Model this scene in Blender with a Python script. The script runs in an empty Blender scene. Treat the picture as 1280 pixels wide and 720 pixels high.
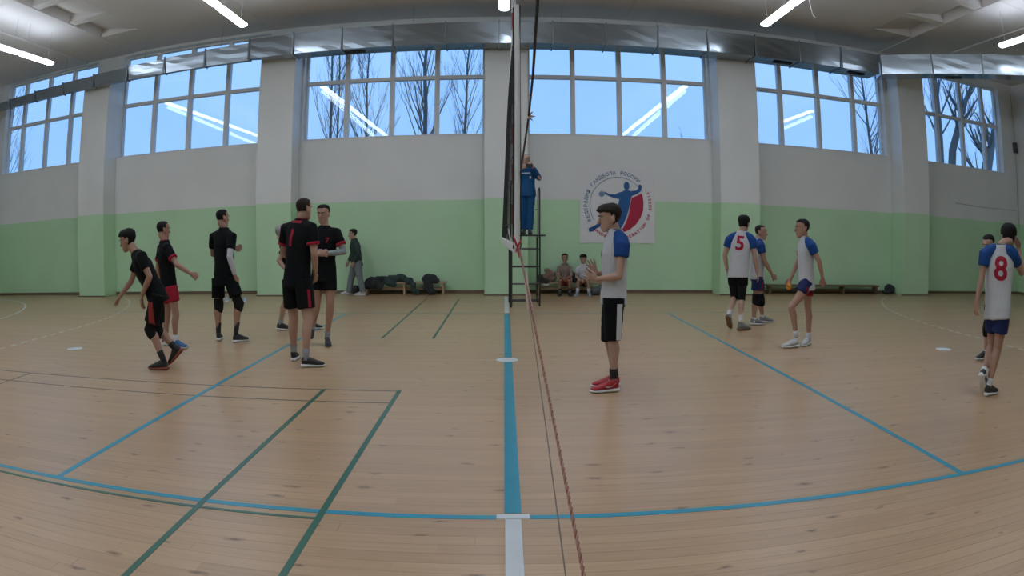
import bpy, bmesh, math, random
from math import pi, sin, cos, sqrt, atan2, radians
from mathutils import Vector, Matrix
from mathutils.bvhtree import BVHTree

random.seed(7)
S = bpy.context.scene
COL = S.collection
V = Vector

# ------------------------------------------------------------------ camera
cam_data = bpy.data.cameras.new('camera')
cam = bpy.data.objects.new('camera', cam_data)
COL.objects.link(cam)
S.camera = cam
cam_data.type = 'PANO'                      # wide action-camera lens
cam_data.panorama_type = 'FISHEYE_LENS_POLYNOMIAL'
cam_data.fisheye_fov = math.pi
cam_data.fisheye_polynomial_k0 = 0.0
cam_data.fisheye_polynomial_k1 = -4.17579051e-02
cam_data.fisheye_polynomial_k2 = -4.50543119e-05
cam_data.fisheye_polynomial_k3 = -2.27409515e-07
cam_data.fisheye_polynomial_k4 = -2.22836592e-07
cam_data.sensor_width = 36.0
cam_data.sensor_height = 20.25
cam_data.sensor_fit = 'HORIZONTAL'
cam_data.shift_y = 14.2468 / 720.0
cam_data.clip_start = 0.02
cam.matrix_world = Matrix(((0.999937, 0.001605, -0.011100, -0.0426),
                           (-0.011206, 0.101287, -0.994794, 0.0),
                           (-0.000473, 0.994856, 0.101298, 1.5144),
                           (0, 0, 0, 1)))

# ------------------------------------------------------------------ world: pale blue evening overcast
world = bpy.data.worlds.new('evening_sky')
S.world = world
world.use_nodes = True
wn = world.node_tree.nodes; wl = world.node_tree.links
wn.clear()
w_out = wn.new('ShaderNodeOutputWorld'); w_bg = wn.new('ShaderNodeBackground')
w_tc = wn.new('ShaderNodeTexCoord'); w_no = wn.new('ShaderNodeTexNoise'); w_rp = wn.new('ShaderNodeValToRGB')
w_no.inputs['Scale'].default_value = 2.5; w_no.inputs['Detail'].default_value = 2.0
w_rp.color_ramp.elements[0].position = 0.3; w_rp.color_ramp.elements[0].color = (0.225, 0.425, 0.80, 1)
w_rp.color_ramp.elements[1].position = 0.75; w_rp.color_ramp.elements[1].color = (0.275, 0.475, 0.86, 1)
wl.new(w_tc.outputs['Generated'], w_no.inputs['Vector']); wl.new(w_no.outputs['Fac'], w_rp.inputs['Fac'])
wl.new(w_rp.outputs['Color'], w_bg.inputs['Color']); w_bg.inputs['Strength'].default_value = 1.60
wl.new(w_bg.outputs[0], w_out.inputs[0])

S.view_settings.view_transform = 'Standard'
S.view_settings.look = 'None'
S.view_settings.gamma = 1.0
S.view_settings.use_curve_mapping = False
S.view_settings.exposure = 0.0
LAMP_STRENGTH = 15.6
LAMP_COLOR = (0.80, 0.90, 1.06)
S.cycles.use_denoising = True
S.cycles.max_bounces = 8
S.cycles.diffuse_bounces = 5
S.cycles.glossy_bounces = 4
S.cycles.transparent_max_bounces = 24
S.cycles.caustics_reflective = False
S.cycles.caustics_refractive = False
S.cycles.sample_clamp_indirect = 6.0

# ------------------------------------------------------------------ materials
def mat(name, color=(0.5, 0.5, 0.5), rough=0.6, metal=0.0, spec=0.5, emit=None, estr=1.0, noise=0.0, nscale=8.0, bump=0.0, bscale=60.0):
    m = bpy.data.materials.new(name); m.use_nodes = True
    nt = m.node_tree; b = nt.nodes['Principled BSDF']
    b.inputs['Base Color'].default_value = (*color, 1)
    b.inputs['Roughness'].default_value = rough
    b.inputs['Metallic'].default_value = metal
    b.inputs['Specular IOR Level'].default_value = spec
    tc = nt.nodes.new('ShaderNodeTexCoord')
    if noise > 0:
        n = nt.nodes.new('ShaderNodeTexNoise'); n.inputs['Scale'].default_value = nscale; n.inputs['Detail'].default_value = 4
        nt.links.new(tc.outputs['Object'], n.inputs['Vector'])
        mx = nt.nodes.new('ShaderNodeMix'); mx.data_type = 'RGBA'
        mx.inputs[6].default_value = (*[c * (1 - noise) for c in color], 1)
        mx.inputs[7].default_value = (*[min(1, c * (1 + noise)) for c in color], 1)
        nt.links.new(n.outputs['Fac'], mx.inputs[0]); nt.links.new(mx.outputs[2], b.inputs['Base Color'])
    if bump > 0:
        n2 = nt.nodes.new('ShaderNodeTexNoise'); n2.inputs['Scale'].default_value = bscale; n2.inputs['Detail'].default_value = 3
        nt.links.new(tc.outputs['Object'], n2.inputs['Vector'])
        bp = nt.nodes.new('ShaderNodeBump'); bp.inputs['Strength'].default_value = bump; bp.inputs['Distance'].default_value = 0.01
        nt.links.new(n2.outputs['Fac'], bp.inputs['Height']); nt.links.new(bp.outputs[0], b.inputs['Normal'])
    if emit:
        b.inputs['Emission Color'].default_value = (*emit, 1); b.inputs['Emission Strength'].default_value = estr
    return m

def floor_material():
    m = bpy.data.materials.new('varnished_pine_boards'); m.use_nodes = True
    nt = m.node_tree; N = nt.nodes; L = nt.links; b = N['Principled BSDF']
    b.inputs['Roughness'].default_value = 0.30; b.inputs['Specular IOR Level'].default_value = 0.5
    g = N.new('ShaderNodeNewGeometry'); sep = N.new('ShaderNodeSeparateXYZ'); L.new(g.outputs['Position'], sep.inputs[0])
    def math_(op, a, c=None, c2=None):
        n = N.new('ShaderNodeMath'); n.operation = op
        for i, x in enumerate((a, c, c2)):
            if x is None: continue
            if isinstance(x, (int, float)): n.inputs[i].default_value = x
            else: L.new(x, n.inputs[i])
        return n.outputs[0]
    row = math_('FLOOR', math_('MULTIPLY', sep.outputs['Y'], 10.0))
    wn1 = N.new('ShaderNodeTexWhiteNoise'); wn1.noise_dimensions = '1D'; L.new(row, wn1.inputs['W'])
    # board ends: a shift per row, each board 3 m long
    bx = math_('FLOOR', math_('ADD', math_('MULTIPLY', sep.outputs['X'], 0.34), math_('MULTIPLY', wn1.outputs['Value'], 17.0)))
    cmb = N.new('ShaderNodeCombineXYZ'); L.new(row, cmb.inputs[0]); L.new(bx, cmb.inputs[1])
    wn2 = N.new('ShaderNodeTexWhiteNoise'); wn2.noise_dimensions = '2D'; L.new(cmb.outputs[0], wn2.inputs['Vector'])
    rp = N.new('ShaderNodeValToRGB'); e = rp.color_ramp.elements
    e[0].position = 0; e[0].color = (0.435, 0.282, 0.158, 1); e[1].position = 1; e[1].color = (0.495, 0.326, 0.186, 1)
    e2 = e.new(0.5); e2.color = (0.468, 0.304, 0.172, 1)
    L.new(wn2.outputs['Value'], rp.inputs[0])
    # grain
    mp = N.new('ShaderNodeMapping'); mp.inputs['Scale'].default_value = (0.9, 22, 1); L.new(g.outputs['Position'], mp.inputs[0])
    ns = N.new('ShaderNodeTexNoise'); ns.inputs['Scale'].default_value = 2.0; ns.inputs['Detail'].default_value = 6; L.new(mp.outputs[0], ns.inputs['Vector'])
    mr = N.new('ShaderNodeMapRange'); mr.inputs['From Min'].default_value = 0.3; mr.inputs['From Max'].default_value = 0.7
    mr.inputs['To Min'].default_value = 0.90; mr.inputs['To Max'].default_value = 1.06; L.new(ns.outputs['Fac'], mr.inputs[0])
    vm = N.new('ShaderNodeVectorMath'); vm.operation = 'SCALE'; L.new(rp.outputs[0], vm.inputs[0]); L.new(mr.outputs[0], vm.inputs['Scale'])
    # broad patches of wear
    n3 = N.new('ShaderNodeTexNoise'); n3.inputs['Scale'].default_value = 0.35; n3.inputs['Detail'].default_value = 3; L.new(g.outputs['Position'], n3.inputs['Vector'])
    mr3 = N.new('ShaderNodeMapRange'); mr3.inputs['From Min'].default_value = 0.3; mr3.inputs['From Max'].default_value = 0.7
    mr3.inputs['To Min'].default_value = 0.93; mr3.inputs['To Max'].default_value = 1.05; L.new(n3.outputs['Fac'], mr3.inputs[0])
    vm3 = N.new('ShaderNodeVectorMath'); vm3.operation = 'SCALE'; L.new(vm.outputs[0], vm3.inputs[0]); L.new(mr3.outputs[0], vm3.inputs['Scale'])
    # knots
    mp2 = N.new('ShaderNodeMapping'); mp2.inputs['Scale'].default_value = (1.2, 3.6, 1); L.new(g.outputs['Position'], mp2.inputs[0])
    n4 = N.new('ShaderNodeTexNoise'); n4.inputs['Scale'].default_value = 14; L.new(g.outputs['Position'], n4.inputs['Vector'])
    va = N.new('ShaderNodeVectorMath'); va.operation = 'MULTIPLY_ADD'; L.new(n4.outputs['Color'], va.inputs[0]); va.inputs[1].default_value = (0.10, 0.16, 0); L.new(mp2.outputs[0], va.inputs[2])
    vo = N.new('ShaderNodeTexVoronoi'); vo.voronoi_dimensions = '2D'; vo.inputs['Scale'].default_value = 1.3; L.new(va.outputs[0], vo.inputs['Vector'])
    sc = N.new('ShaderNodeSeparateColor'); L.new(vo.outputs['Color'], sc.inputs[0])
    rad = math_('MULTIPLY_ADD', sc.outputs[0], 0.085, 0.035)
    kn = N.new('ShaderNodeMapRange'); kn.inputs['From Min'].default_value = 0.0; kn.inputs['To Min'].default_value = 0.9; kn.inputs['To Max'].default_value = 0.0
    L.new(vo.outputs['Distance'], kn.inputs[0]); L.new(rad, kn.inputs['From Max'])
    gate = math_('GREATER_THAN', sc.outputs[1], 0.35)
    kf = math_('MULTIPLY', kn.outputs[0], gate)
    mx = N.new('ShaderNodeMix'); mx.data_type = 'RGBA'; L.new(kf, mx.inputs[0]); L.new(vm3.outputs[0], mx.inputs[6]); mx.inputs[7].default_value = (0.10, 0.05, 0.03, 1)
    # board joints as hairlines beyond the modelled boards
    fy = math_('FRACT', math_('MULTIPLY', sep.outputs['Y'], 10.0))
    jl = math_('LESS_THAN', fy, 0.025)
    far = math_('GREATER_THAN', sep.outputs['Y'], 4.0)
    jf = math_('MULTIPLY', math_('MULTIPLY', jl, far), 0.18)
    mx2 = N.new('ShaderNodeMix'); mx2.data_type = 'RGBA'; L.new(jf, mx2.inputs[0]); L.new(mx.outputs[2], mx2.inputs[6]); mx2.inputs[7].default_value = (0.2, 0.12, 0.07, 1)
    L.new(mx2.outputs[2], b.inputs['Base Color'])
    rr = N.new('ShaderNodeMapRange'); rr.inputs['To Min'].default_value = 0.25; rr.inputs['To Max'].default_value = 0.37; L.new(n3.outputs['Fac'], rr.inputs[0]); L.new(rr.outputs[0], b.inputs['Roughness'])
    bp = N.new('ShaderNodeBump'); bp.inputs['Strength'].default_value = 0.03; bp.inputs['Distance'].default_value = 0.003; L.new(ns.outputs['Fac'], bp.inputs['Height']); L.new(bp.outputs[0], b.inputs['Normal'])
    return m

def wall_material():
    m = bpy.data.materials.new('two_tone_wall_paint'); m.use_nodes = True
    nt = m.node_tree; N = nt.nodes; L = nt.links; b = N['Principled BSDF']
    b.inputs['Roughness'].default_value = 0.55; b.inputs['Specular IOR Level'].default_value = 0.35
    g = N.new('ShaderNodeNewGeometry'); sep = N.new('ShaderNodeSeparateXYZ'); L.new(g.outputs['Position'], sep.inputs[0])
    n = N.new('ShaderNodeTexNoise'); n.inputs['Scale'].default_value = 0.8; n.inputs['Detail'].default_value = 5; L.new(g.outputs['Position'], n.inputs['Vector'])
    ad = N.new('ShaderNodeMath'); ad.operation = 'MULTIPLY_ADD'; L.new(n.outputs['Fac'], ad.inputs[0]); ad.inputs[1].default_value = 0.02; L.new(sep.outputs['Z'], ad.inputs[2])
    gt = N.new('ShaderNodeMath'); gt.operation = 'GREATER_THAN'; L.new(ad.outputs[0], gt.inputs[0]); gt.inputs[1].default_value = 2.275
    mx = N.new('ShaderNodeMix'); mx.data_type = 'RGBA'; L.new(gt.outputs[0], mx.inputs[0])
    mx.inputs[6].default_value = (0.49, 0.72, 0.47, 1); mx.inputs[7].default_value = (0.73, 0.745, 0.73, 1)
    mr = N.new('ShaderNodeMapRange'); mr.inputs['From Min'].default_value = 0.3; mr.inputs['From Max'].default_value = 0.7; mr.inputs['To Min'].default_value = 0.95; mr.inputs['To Max'].default_value = 1.03
    L.new(n.outputs['Fac'], mr.inputs[0])
    vm = N.new('ShaderNodeVectorMath'); vm.operation = 'SCALE'; L.new(mx.outputs[2], vm.inputs[0]); L.new(mr.outputs[0], vm.inputs['Scale']); L.new(vm.outputs[0], b.inputs['Base Color'])
    n2 = N.new('ShaderNodeTexNoise'); n2.inputs['Scale'].default_value = 30; L.new(g.outputs['Position'], n2.inputs['Vector'])
    bp = N.new('ShaderNodeBump'); bp.inputs['Strength'].default_value = 0.08; bp.inputs['Distance'].default_value = 0.01; L.new(n2.outputs['Fac'], bp.inputs['Height']); L.new(bp.outputs[0], b.inputs['Normal'])
    return m

def glass_material(name, refl=0.10, tint=(0.93, 0.97, 0.98)):
    m = bpy.data.materials.new(name); m.use_nodes = True
    nt = m.node_tree; N = nt.nodes; L = nt.links; N.clear()
    o = N.new('ShaderNodeOutputMaterial'); t = N.new('ShaderNodeBsdfTransparent'); t.inputs[0].default_value = (*tint, 1)
    gl = N.new('ShaderNodeBsdfGlossy'); gl.inputs['Roughness'].default_value = 0.012
    lw = N.new('ShaderNodeLayerWeight'); lw.inputs['Blend'].default_value = 0.5
    pw = N.new('ShaderNodeMath'); pw.operation = 'POWER'; pw.inputs[1].default_value = 5.0; L.new(lw.outputs['Facing'], pw.inputs[0])
    ml = N.new('ShaderNodeMath'); ml.operation = 'MULTIPLY_ADD'; ml.inputs[1].default_value = 0.9; ml.inputs[2].default_value = refl; ml.use_clamp = True; L.new(pw.outputs[0], ml.inputs[0])
    mx = N.new('ShaderNodeMixShader'); L.new(ml.outputs[0], mx.inputs[0]); L.new(t.outputs[0], mx.inputs[1]); L.new(gl.outputs[0], mx.inputs[2]); L.new(mx.outputs[0], o.inputs[0])
    return m

M_FLOOR = floor_material()
M_WALL = wall_material()
M_CEIL = mat('whitewashed_concrete', (0.66, 0.64, 0.62), 0.9, noise=0.07, nscale=0.5, bump=0.1, bscale=8)
M_BASE = mat('brown_baseboard', (0.16, 0.11, 0.07), 0.5, noise=0.15)
M_FRAME = mat('white_window_frame', (0.66, 0.68, 0.69), 0.4, noise=0.03)
M_GLASS_IN = glass_material('inner_window_glass', 0.07)
M_GLASS_OUT = glass_material('outer_window_glass', 0.05)
M_DUCT = mat('galvanised_sheet', (0.23, 0.26, 0.28), 0.17, metal=1.0, noise=0.06, nscale=3.0, bump=0.05, bscale=3)
M_FLANGE = mat('duct_flange_steel', (0.26, 0.29, 0.31), 0.35, metal=1.0, noise=0.05)
M_BLACK = mat('black_enamel', (0.02, 0.02, 0.022), 0.4, noise=0.1)
M_LAMPBODY = mat('lamp_body_white', (0.75, 0.75, 0.75), 0.5, noise=0.02)
M_LAMP = mat('fluorescent_diffuser', (0.9, 0.9, 0.9), 0.5, emit=LAMP_COLOR, estr=LAMP_STRENGTH)
M_WIRE = mat('grey_wire', (0.35, 0.35, 0.35), 0.5, noise=0.05)
M_BLUE = mat('blue_line_paint', (0.018, 0.27, 0.38), 0.35, noise=0.12, nscale=5)
M_GREENL = mat('green_line_paint', (0.03, 0.125, 0.08), 0.35, noise=0.12, nscale=5)
M_WHITEL = mat('white_line_paint', (0.62, 0.65, 0.66), 0.4, noise=0.10, nscale=5)
M_WOOD = mat('bench_wood', (0.34, 0.20, 0.11), 0.5, noise=0.2, nscale=12)
M_WOODP = mat('pale_bench_wood', (0.42, 0.29, 0.18), 0.5, noise=0.2, nscale=12)
M_BARK = mat('wet_bark', (0.12, 0.13, 0.13), 0.9, noise=0.3, nscale=6, bump=0.3, bscale=20)
M_GROUND = mat('winter_grass', (0.12, 0.13, 0.08), 0.95, noise=0.3, nscale=0.5)

# ------------------------------------------------------------------ helpers
def link(o, parent=None):
    COL.objects.link(o)
    if parent is not None: o.parent = parent
    return o
def empty(name, loc, label=None, cat=None, group=None):
    o = bpy.data.objects.new(name, None); o.location = loc; o.empty_display_size = 0.1; link(o)
    if label: o['label'] = label
    if cat: o['category'] = cat
    if group: o['group'] = group
    return o
def finish(name, bm, material, parent=None, smooth=False, mats=None):
    """bmesh in world coordinates -> object; under a parent its vertices move into the parent's space"""
    me = bpy.data.meshes.new(name)
    off = V((0, 0, 0))
    if parent is not None:
        p = parent
        while p is not None: off += p.location; p = p.parent
    bmesh.ops.recalc_face_normals(bm, faces=bm.faces)
    if off.length > 0: bmesh.ops.translate(bm, verts=bm.verts, vec=-off)
    bm.to_mesh(me); bm.free()
    for m_ in (mats or [material]): me.materials.append(m_)
    if smooth:
        for f in me.polygons: f.use_smooth = True
    return link(bpy.data.objects.new(name, me), parent)
def tag(o, label, cat, group=None):
    o['label'] = label; o['category'] = cat
    if group: o['group'] = group
    return o
def struct(o):
    o['kind'] = 'structure'; return o
def box(bm, x0, x1, y0, y1, z0, z1):
    vs = [bm.verts.new((x, y, z)) for x in (x0, x1) for y in (y0, y1) for z in (z0, z1)]
    for f in ((0, 1, 3, 2), (4, 6, 7, 5), (0, 4, 5, 1), (2, 3, 7, 6), (0, 2, 6, 4), (1, 5, 7, 3)): bm.faces.new([vs[i] for i in f])
    return vs
def obox(bm, c, ux, uy, uz, hx, hy, hz):
    ux, uy, uz, c = V(ux), V(uy), V(uz), V(c)
    vs = [bm.verts.new(c + ux * hx * a + uy * hy * b + uz * hz * d) for a in (-1, 1) for b in (-1, 1) for d in (-1, 1)]
    for f in ((0, 1, 3, 2), (4, 6, 7, 5), (0, 4, 5, 1), (2, 3, 7, 6), (0, 2, 6, 4), (1, 5, 7, 3)): bm.faces.new([vs[i] for i in f])
def bev(bm, w, seg=1):
    bmesh.ops.bevel(bm, geom=[e for e in bm.edges], offset=w, segments=seg, affect='EDGES', profile=0.5)
def loft(bm, rings, n=14, cap=True):
    """rings: (centre, vecA, vecB[, power]) closed tube through superelliptic rings"""
    prev = None; first = None
    for r in rings:
        c, a, b = V(r[0]), V(r[1]), V(r[2]); pw = r[3] if len(r) > 3 else 1.0
        vs = []
        for i in range(n):
            t = 2 * pi * i / n; ct, st = cos(t), sin(t)
            if pw != 1.0:
                ct = math.copysign(abs(ct) ** pw, ct); st = math.copysign(abs(st) ** pw, st)
            vs.append(bm.verts.new(c + a * ct + b * st))
        if prev:
            for i in range(n): bm.faces.new((prev[i], prev[(i + 1) % n], vs[(i + 1) % n], vs[i]))
        else: first = vs
        prev = vs
    if cap:
        for ring, r in ((first, rings[0]), (prev, rings[-1])):
            cv = bm.verts.new(V(r[0]))
            for i in range(n): bm.faces.new((ring[i], ring[(i + 1) % n], cv))
def perp(d):
    d = V(d).normalized()
    a = d.cross(V((0, 0, 1)))
    if a.length < 0.2: a = d.cross(V((0, 1, 0)))
    a.normalize(); return a, d.cross(a).normalized()
def tube(bm, pts, radii, n=10, round_ends=True, flat=1.0, aref=None):
    pts = [V(p) for p in pts]
    if isinstance(radii, (int, float)): radii = [radii] * len(pts)
    rings = []
    a0 = None
    for i, p in enumerate(pts):
        if i == 0: d = pts[1] - pts[0]
        elif i == len(pts) - 1: d = pts[-1] - pts[-2]
        else: d = (pts[i + 1] - pts[i]).normalized() + (pts[i] - pts[i - 1]).normalized()
        d.normalize()
        if a0 is None: a, b = perp(d) if aref is None else (V(aref), None)
        else: a = a0
        a = (a - d * a.dot(d)).normalized(); b = d.cross(a); a0 = a
        r = radii[i]
        if round_ends and i == 0:
            rings += [(p - d * r * 0.9, a * r * 0.35, b * r * 0.35 * flat), (p - d * r * 0.6, a * r * 0.78, b * r * 0.78 * flat)]
        rings.append((p, a * r, b * r * flat))
        if round_ends and i == len(pts) - 1:
            rings += [(p + d * r * 0.6, a * r * 0.78, b * r * 0.78 * flat), (p + d * r * 0.9, a * r * 0.35, b * r * 0.35 * flat)]
    loft(bm, rings, n)
def ball(bm, c, rx, ry=None, rz=None, rot=None, u=12, v=8):
    ry = ry or rx; rz = rz or rx
    m = Matrix.Diagonal((rx, ry, rz, 1))
    m = Matrix.Translation(V(c)) @ (rot.to_4x4() if rot else Matrix.Identity(4)) @ m
    bmesh.ops.create_uvsphere(bm, u_segments=u, v_segments=v, radius=1.0, matrix=m)
def cyl(bm, p0, p1, r, n=8): tube(bm, [p0, p1], r, n, round_ends=False)
def disc(bm, c, r, h, n=24):
    loft(bm, [((c[0], c[1], c[2]), (r, 0, 0), (0, r, 0)), ((c[0], c[1], c[2] + h), (r, 0, 0), (0, r, 0))], n)
def remeshed(bm, voxel, smooth_it=2, disp=0.0, dscale=0.12, factor=0.5):
    """union of overlapping closed pieces -> one continuous skin"""
    bmesh.ops.recalc_face_normals(bm, faces=bm.faces)
    me = bpy.data.meshes.new('tmp'); bm.to_mesh(me); bm.free()
    o = bpy.data.objects.new('tmp', me); COL.objects.link(o)
    r = o.modifiers.new('r', 'REMESH'); r.mode = 'VOXEL'; r.voxel_size = voxel
    if smooth_it:
        s = o.modifiers.new('s', 'SMOOTH'); s.iterations = smooth_it; s.factor = factor
    if disp > 0:
        t = bpy.data.textures.new('folds', 'CLOUDS'); t.noise_scale = dscale; t.noise_depth = 1
        d = o.modifiers.new('d', 'DISPLACE'); d.texture = t; d.texture_coords = 'LOCAL'; d.strength = disp; d.mid_level = 0.5
    dg = bpy.context.evaluated_depsgraph_get()
    ev = o.evaluated_get(dg)
    res = bpy.data.meshes.new_from_object(ev)
    bpy.data.objects.remove(o); bpy.data.meshes.remove(me)
    b2 = bmesh.new(); b2.from_mesh(res); bpy.data.meshes.remove(res)
    return b2
def glyph_mesh(ch, size, bold=0.0, res=3):
    cu = bpy.data.curves.new('g', 'FONT'); cu.body = ch; cu.size = size; cu.resolution_u = res; cu.offset = bold
    cu.align_x = 'CENTER'
    o = bpy.data.objects.new('g', cu); COL.objects.link(o)
    dg = bpy.context.evaluated_depsgraph_get(); dg.update()
    me = bpy.data.meshes.new_from_object(o.evaluated_get(dg))
    bpy.data.objects.remove(o); bpy.data.curves.remove(cu)
    b = bmesh.new(); b.from_mesh(me); bpy.data.meshes.remove(me)
    return b

# ================================================================== THE HALL
XL, XR, YN, YW, ZC = -16.5, 16.65, -1.6, 16.4, 7.37
BOARD_Y0, BOARD_Y1 = 1.2, 4.0
bm = bmesh.new()
box(bm, XL, XR, BOARD_Y1, YW, -0.2, 0.0); box(bm, XL, XR, YN, BOARD_Y0, -0.2, 0.0); box(bm, XL, XR, BOARD_Y0, BOARD_Y1, -0.2, -0.022)
floor = struct(finish('floor', bm, M_FLOOR))
rows = int(round((BOARD_Y1 - BOARD_Y0) / 0.1))
for r in range(rows):                          # tongued pine boards of the near floor, one object each
    y0 = BOARD_Y0 + r * 0.1
    xs = [XL]; x = XL + random.uniform(2, 6)
    while x < XR - 2: xs.append(x); x += 6.0
    xs.append(XR)
    for a, b in zip(xs[:-1], xs[1:]):
        if b < -7.5 or a > 7.5: continue
        bm = bmesh.new(); box(bm, a + 0.0006, b - 0.0006, y0 + 0.0007, y0 + 0.0993, -0.022, 0.0)
        finish('board', bm, M_FLOOR, floor)
for a, b in ((XL, -7.5), (7.5, XR)):           # the ends of the same rows, out to the walls
    bm = bmesh.new()
    box(bm, a, b, BOARD_Y0, BOARD_Y1, -0.022, -0.0004)
    o = finish('board_field', bm, M_FLOOR, floor); o['kind'] = 'stuff'

M_GREENB = mat('worn_dark_line_paint', (0.12, 0.10, 0.065), 0.4, noise=0.25, nscale=3)
def line(name, pts, w, m, z=0.0012):
    """a strip of floor paint along a polyline"""
    bm = bmesh.new()
    P = [V((p[0], p[1], 0)) for p in pts]; L, R = [], []
    for i, p in enumerate(P):
        d = (P[min(i + 1, len(P) - 1)] - P[max(i - 1, 0)]).normalized(); n = V((-d.y, d.x, 0)) * w / 2
        L.append(p + n); R.append(p - n)
    for i in range(len(P) - 1):
        q = [L[i], L[i + 1], R[i + 1], R[i]]
        vs = [bm.verts.new((v.x, v.y, z)) for v in q] + [bm.verts.new((v.x, v.y, 0.0)) for v in q]
        bm.faces.new(vs[:4])
        for k in range(4): bm.faces.new((vs[k], vs[(k + 1) % 4], vs[4 + (k + 1) % 4], vs[4 + k]))
    return struct(finish(name, bm, m))
line('court_line', [(-9, 3.345), (-0.09, 3.345)], 0.052, M_BLUE, 0.0016)
line('court_line', [(0.09, 3.345), (9, 3.345)], 0.052, M_BLUE, 0.0016)
line('court_line', [(-9, 12.34), (9, 12.34)], 0.022, M_BLUE, 0.0016)
line('court_line', [(0, 3.40), (0, 12.3)], 0.092, M_BLUE, 0.0018)
line('court_line', [(-3, 3.372), (-3, 12.3)], 0.052, M_BLUE, 0.0014)
line('court_line', [(3, 3.372), (3, 12.3)], 0.052, M_BLUE, 0.0014)
line('court_line', [(0, -1.5), (0, 3.32)], 0.085, M_WHITEL, 0.0018)
line('court_line', [(0, 12.42), (0, 15.6)], 0.085, M_WHITEL, 0.0014)
line('court_line', [(-0.088, 3.355), (0.088, 3.355)], 0.06, M_WHITEL, 0.0022)
line('court_line', [(-1.80, 0.0), (-1.80, 6.27)], 0.04, M_GREENL, 0.0022)
line('court_line', [(-1.05, 0.0), (-1.05, 6.27)], 0.04, M_GREENL, 0.0022)
line('court_line', [(-1.79, 9.43), (-1.79, 15.1)], 0.04, M_GREENL)
line('court_line', [(-1.05, 9.43), (-1.05, 15.0)], 0.04, M_GREENL)
line('court_line', [(-9.2, 6.25), (-1.03, 6.25)], 0.026, M_GREENB)
line('court_line', [(-9.2, 5.79), (-1.07, 5.79)], 0.026, M_GREENB)
line('court_line', [(-9.2, 3.245), (-1.06, 3.245)], 0.028, M_GREENL, 0.0020)
line('court_line', [(-5.75, 5.3), (-5.75, 6.25)], 0.026, M_GREENB)
# handball goal-area arc on the left and the broken nine metre line on both sides
line('court_line', [(-16.7 + 6 * cos(t), 9.35 + 6 * sin(t)) for t in [radians(a) for a in range(0, 92, 4)]], 0.05, M_WHITEL)
def dash(cx, sgn):
    y = 6.4
    while y < 9.35:
        line('court_line', [(cx, y), (cx, y + 0.15)], 0.05, M_WHITEL); y += 0.30
    ang = 0
    while ang < 46:
        a0, a1 = radians(ang), radians(ang + 1.0)
        c0 = cx + sgn * 9
        line('court_line', [(c0 - sgn * 9 * cos(a0), 9.35 + 9 * sin(a0)), (c0 - sgn * 9 * cos(a1), 9.35 + 9 * sin(a1))], 0.05, M_WHITEL); ang += 2.0
dash(7.66, 1); dash(-7.7, -1)
for (x, y), lb in (((-0.01, 7.85), 'round white spot painted on the blue centre line of the court'),
                   ((-6.25, 7.95), 'round white spot on the bare boards left of the crouching player'),
                   ((6.19, 7.77), 'round white spot on the bare boards near the dashed line on the right')):
    bm = bmesh.new(); disc(bm, (x, y, 0.0), 0.13, 0.003, 32)
    struct(finish('floor_spot', bm, M_WHITEL))

# ---- walls
PIL = [(-12.0, -11.0), (-6.15, -5.2), (-0.51, 0.51), (5.19, 6.25), (10.8, 11.8)]
WIN = [(-16.2, -12.0, (-15.18, -14.03, -12.95)), (-11.0, -6.15, (-9.68, -8.50, -7.33)), (-5.15, -0.53, (-3.97, -2.81, -1.69)),
       (0.53, 5.15, (1.63, 2.79, 3.94)), (6.2, 10.68, (7.18, 8.35, 9.52)), (11.8, 15.85, (12.73, 13.85, 14.90))]
ZS, ZT = 3.87, 5.40
TOPS = [6.88, 6.87, 6.68, 6.68, 6.68, 6.68]
bm = bmesh.new()
box(bm, XL, XR, YW, 16.8, -0.2, ZS); box(bm, XL, XR, YW, 16.8, 6.90, 7.4)
e = [XL] + [v for w in WIN for v in w[:2]] + [XR]
for a, b in zip(e[0::2], e[1::2]): box(bm, a, b, YW, 16.8, ZS, 6.90)
for w_, tp in zip(WIN, TOPS): box(bm, w_[0], w_[1], YW, 16.8, tp, 6.90)
struct(finish('wall_back', bm, M_WALL))
for a, b in PIL:
    bm = bmesh.new(); box(bm, a, b, 15.75, 16.41, 0.0, 6.28); bev(bm, 0.012)
    struct(finish('pilaster', bm, M_WALL))
bm = bmesh.new(); box(bm, XL - 0.3, XL, YN - 0.3, 16.8, -0.2, 7.4); struct(finish('wall_left', bm, M_WALL))
bm = bmesh.new(); box(bm, XR, XR + 0.3, YN - 0.3, 16.8, -0.2, 7.4); struct(finish('wall_right', bm, M_WALL))
bm = bmesh.new(); box(bm, XL, XR, YN - 0.3, YN, -0.2, 7.4); struct(finish('wall_front', bm, M_WALL))
xs = [XL] + [v for p_ in PIL for v in p_] + [XR]
for a, b in zip(xs[0::2], xs[1::2]):
    bm = bmesh.new(); box(bm, a, b, YW - 0.02, YW, 0.0, 0.075); struct(finish('baseboard_back', bm, M_BASE))
for a, b in PIL:
    bm = bmesh.new(); box(bm, a - 0.012, b + 0.012, 15.738, 15.75, 0.0, 0.03); struct(finish('baseboard_pilaster', bm, M_BASE))
bm = bmesh.new(); box(bm, XL, XL + 0.02, YN, YW - 0.02, 0.0, 0.075); struct(finish('baseboard_left', bm, M_BASE))
bm = bmesh.new(); box(bm, XR - 0.02, XR, YN, YW - 0.02, 0.0, 0.075); struct(finish('baseboard_right', bm, M_BASE))

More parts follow.
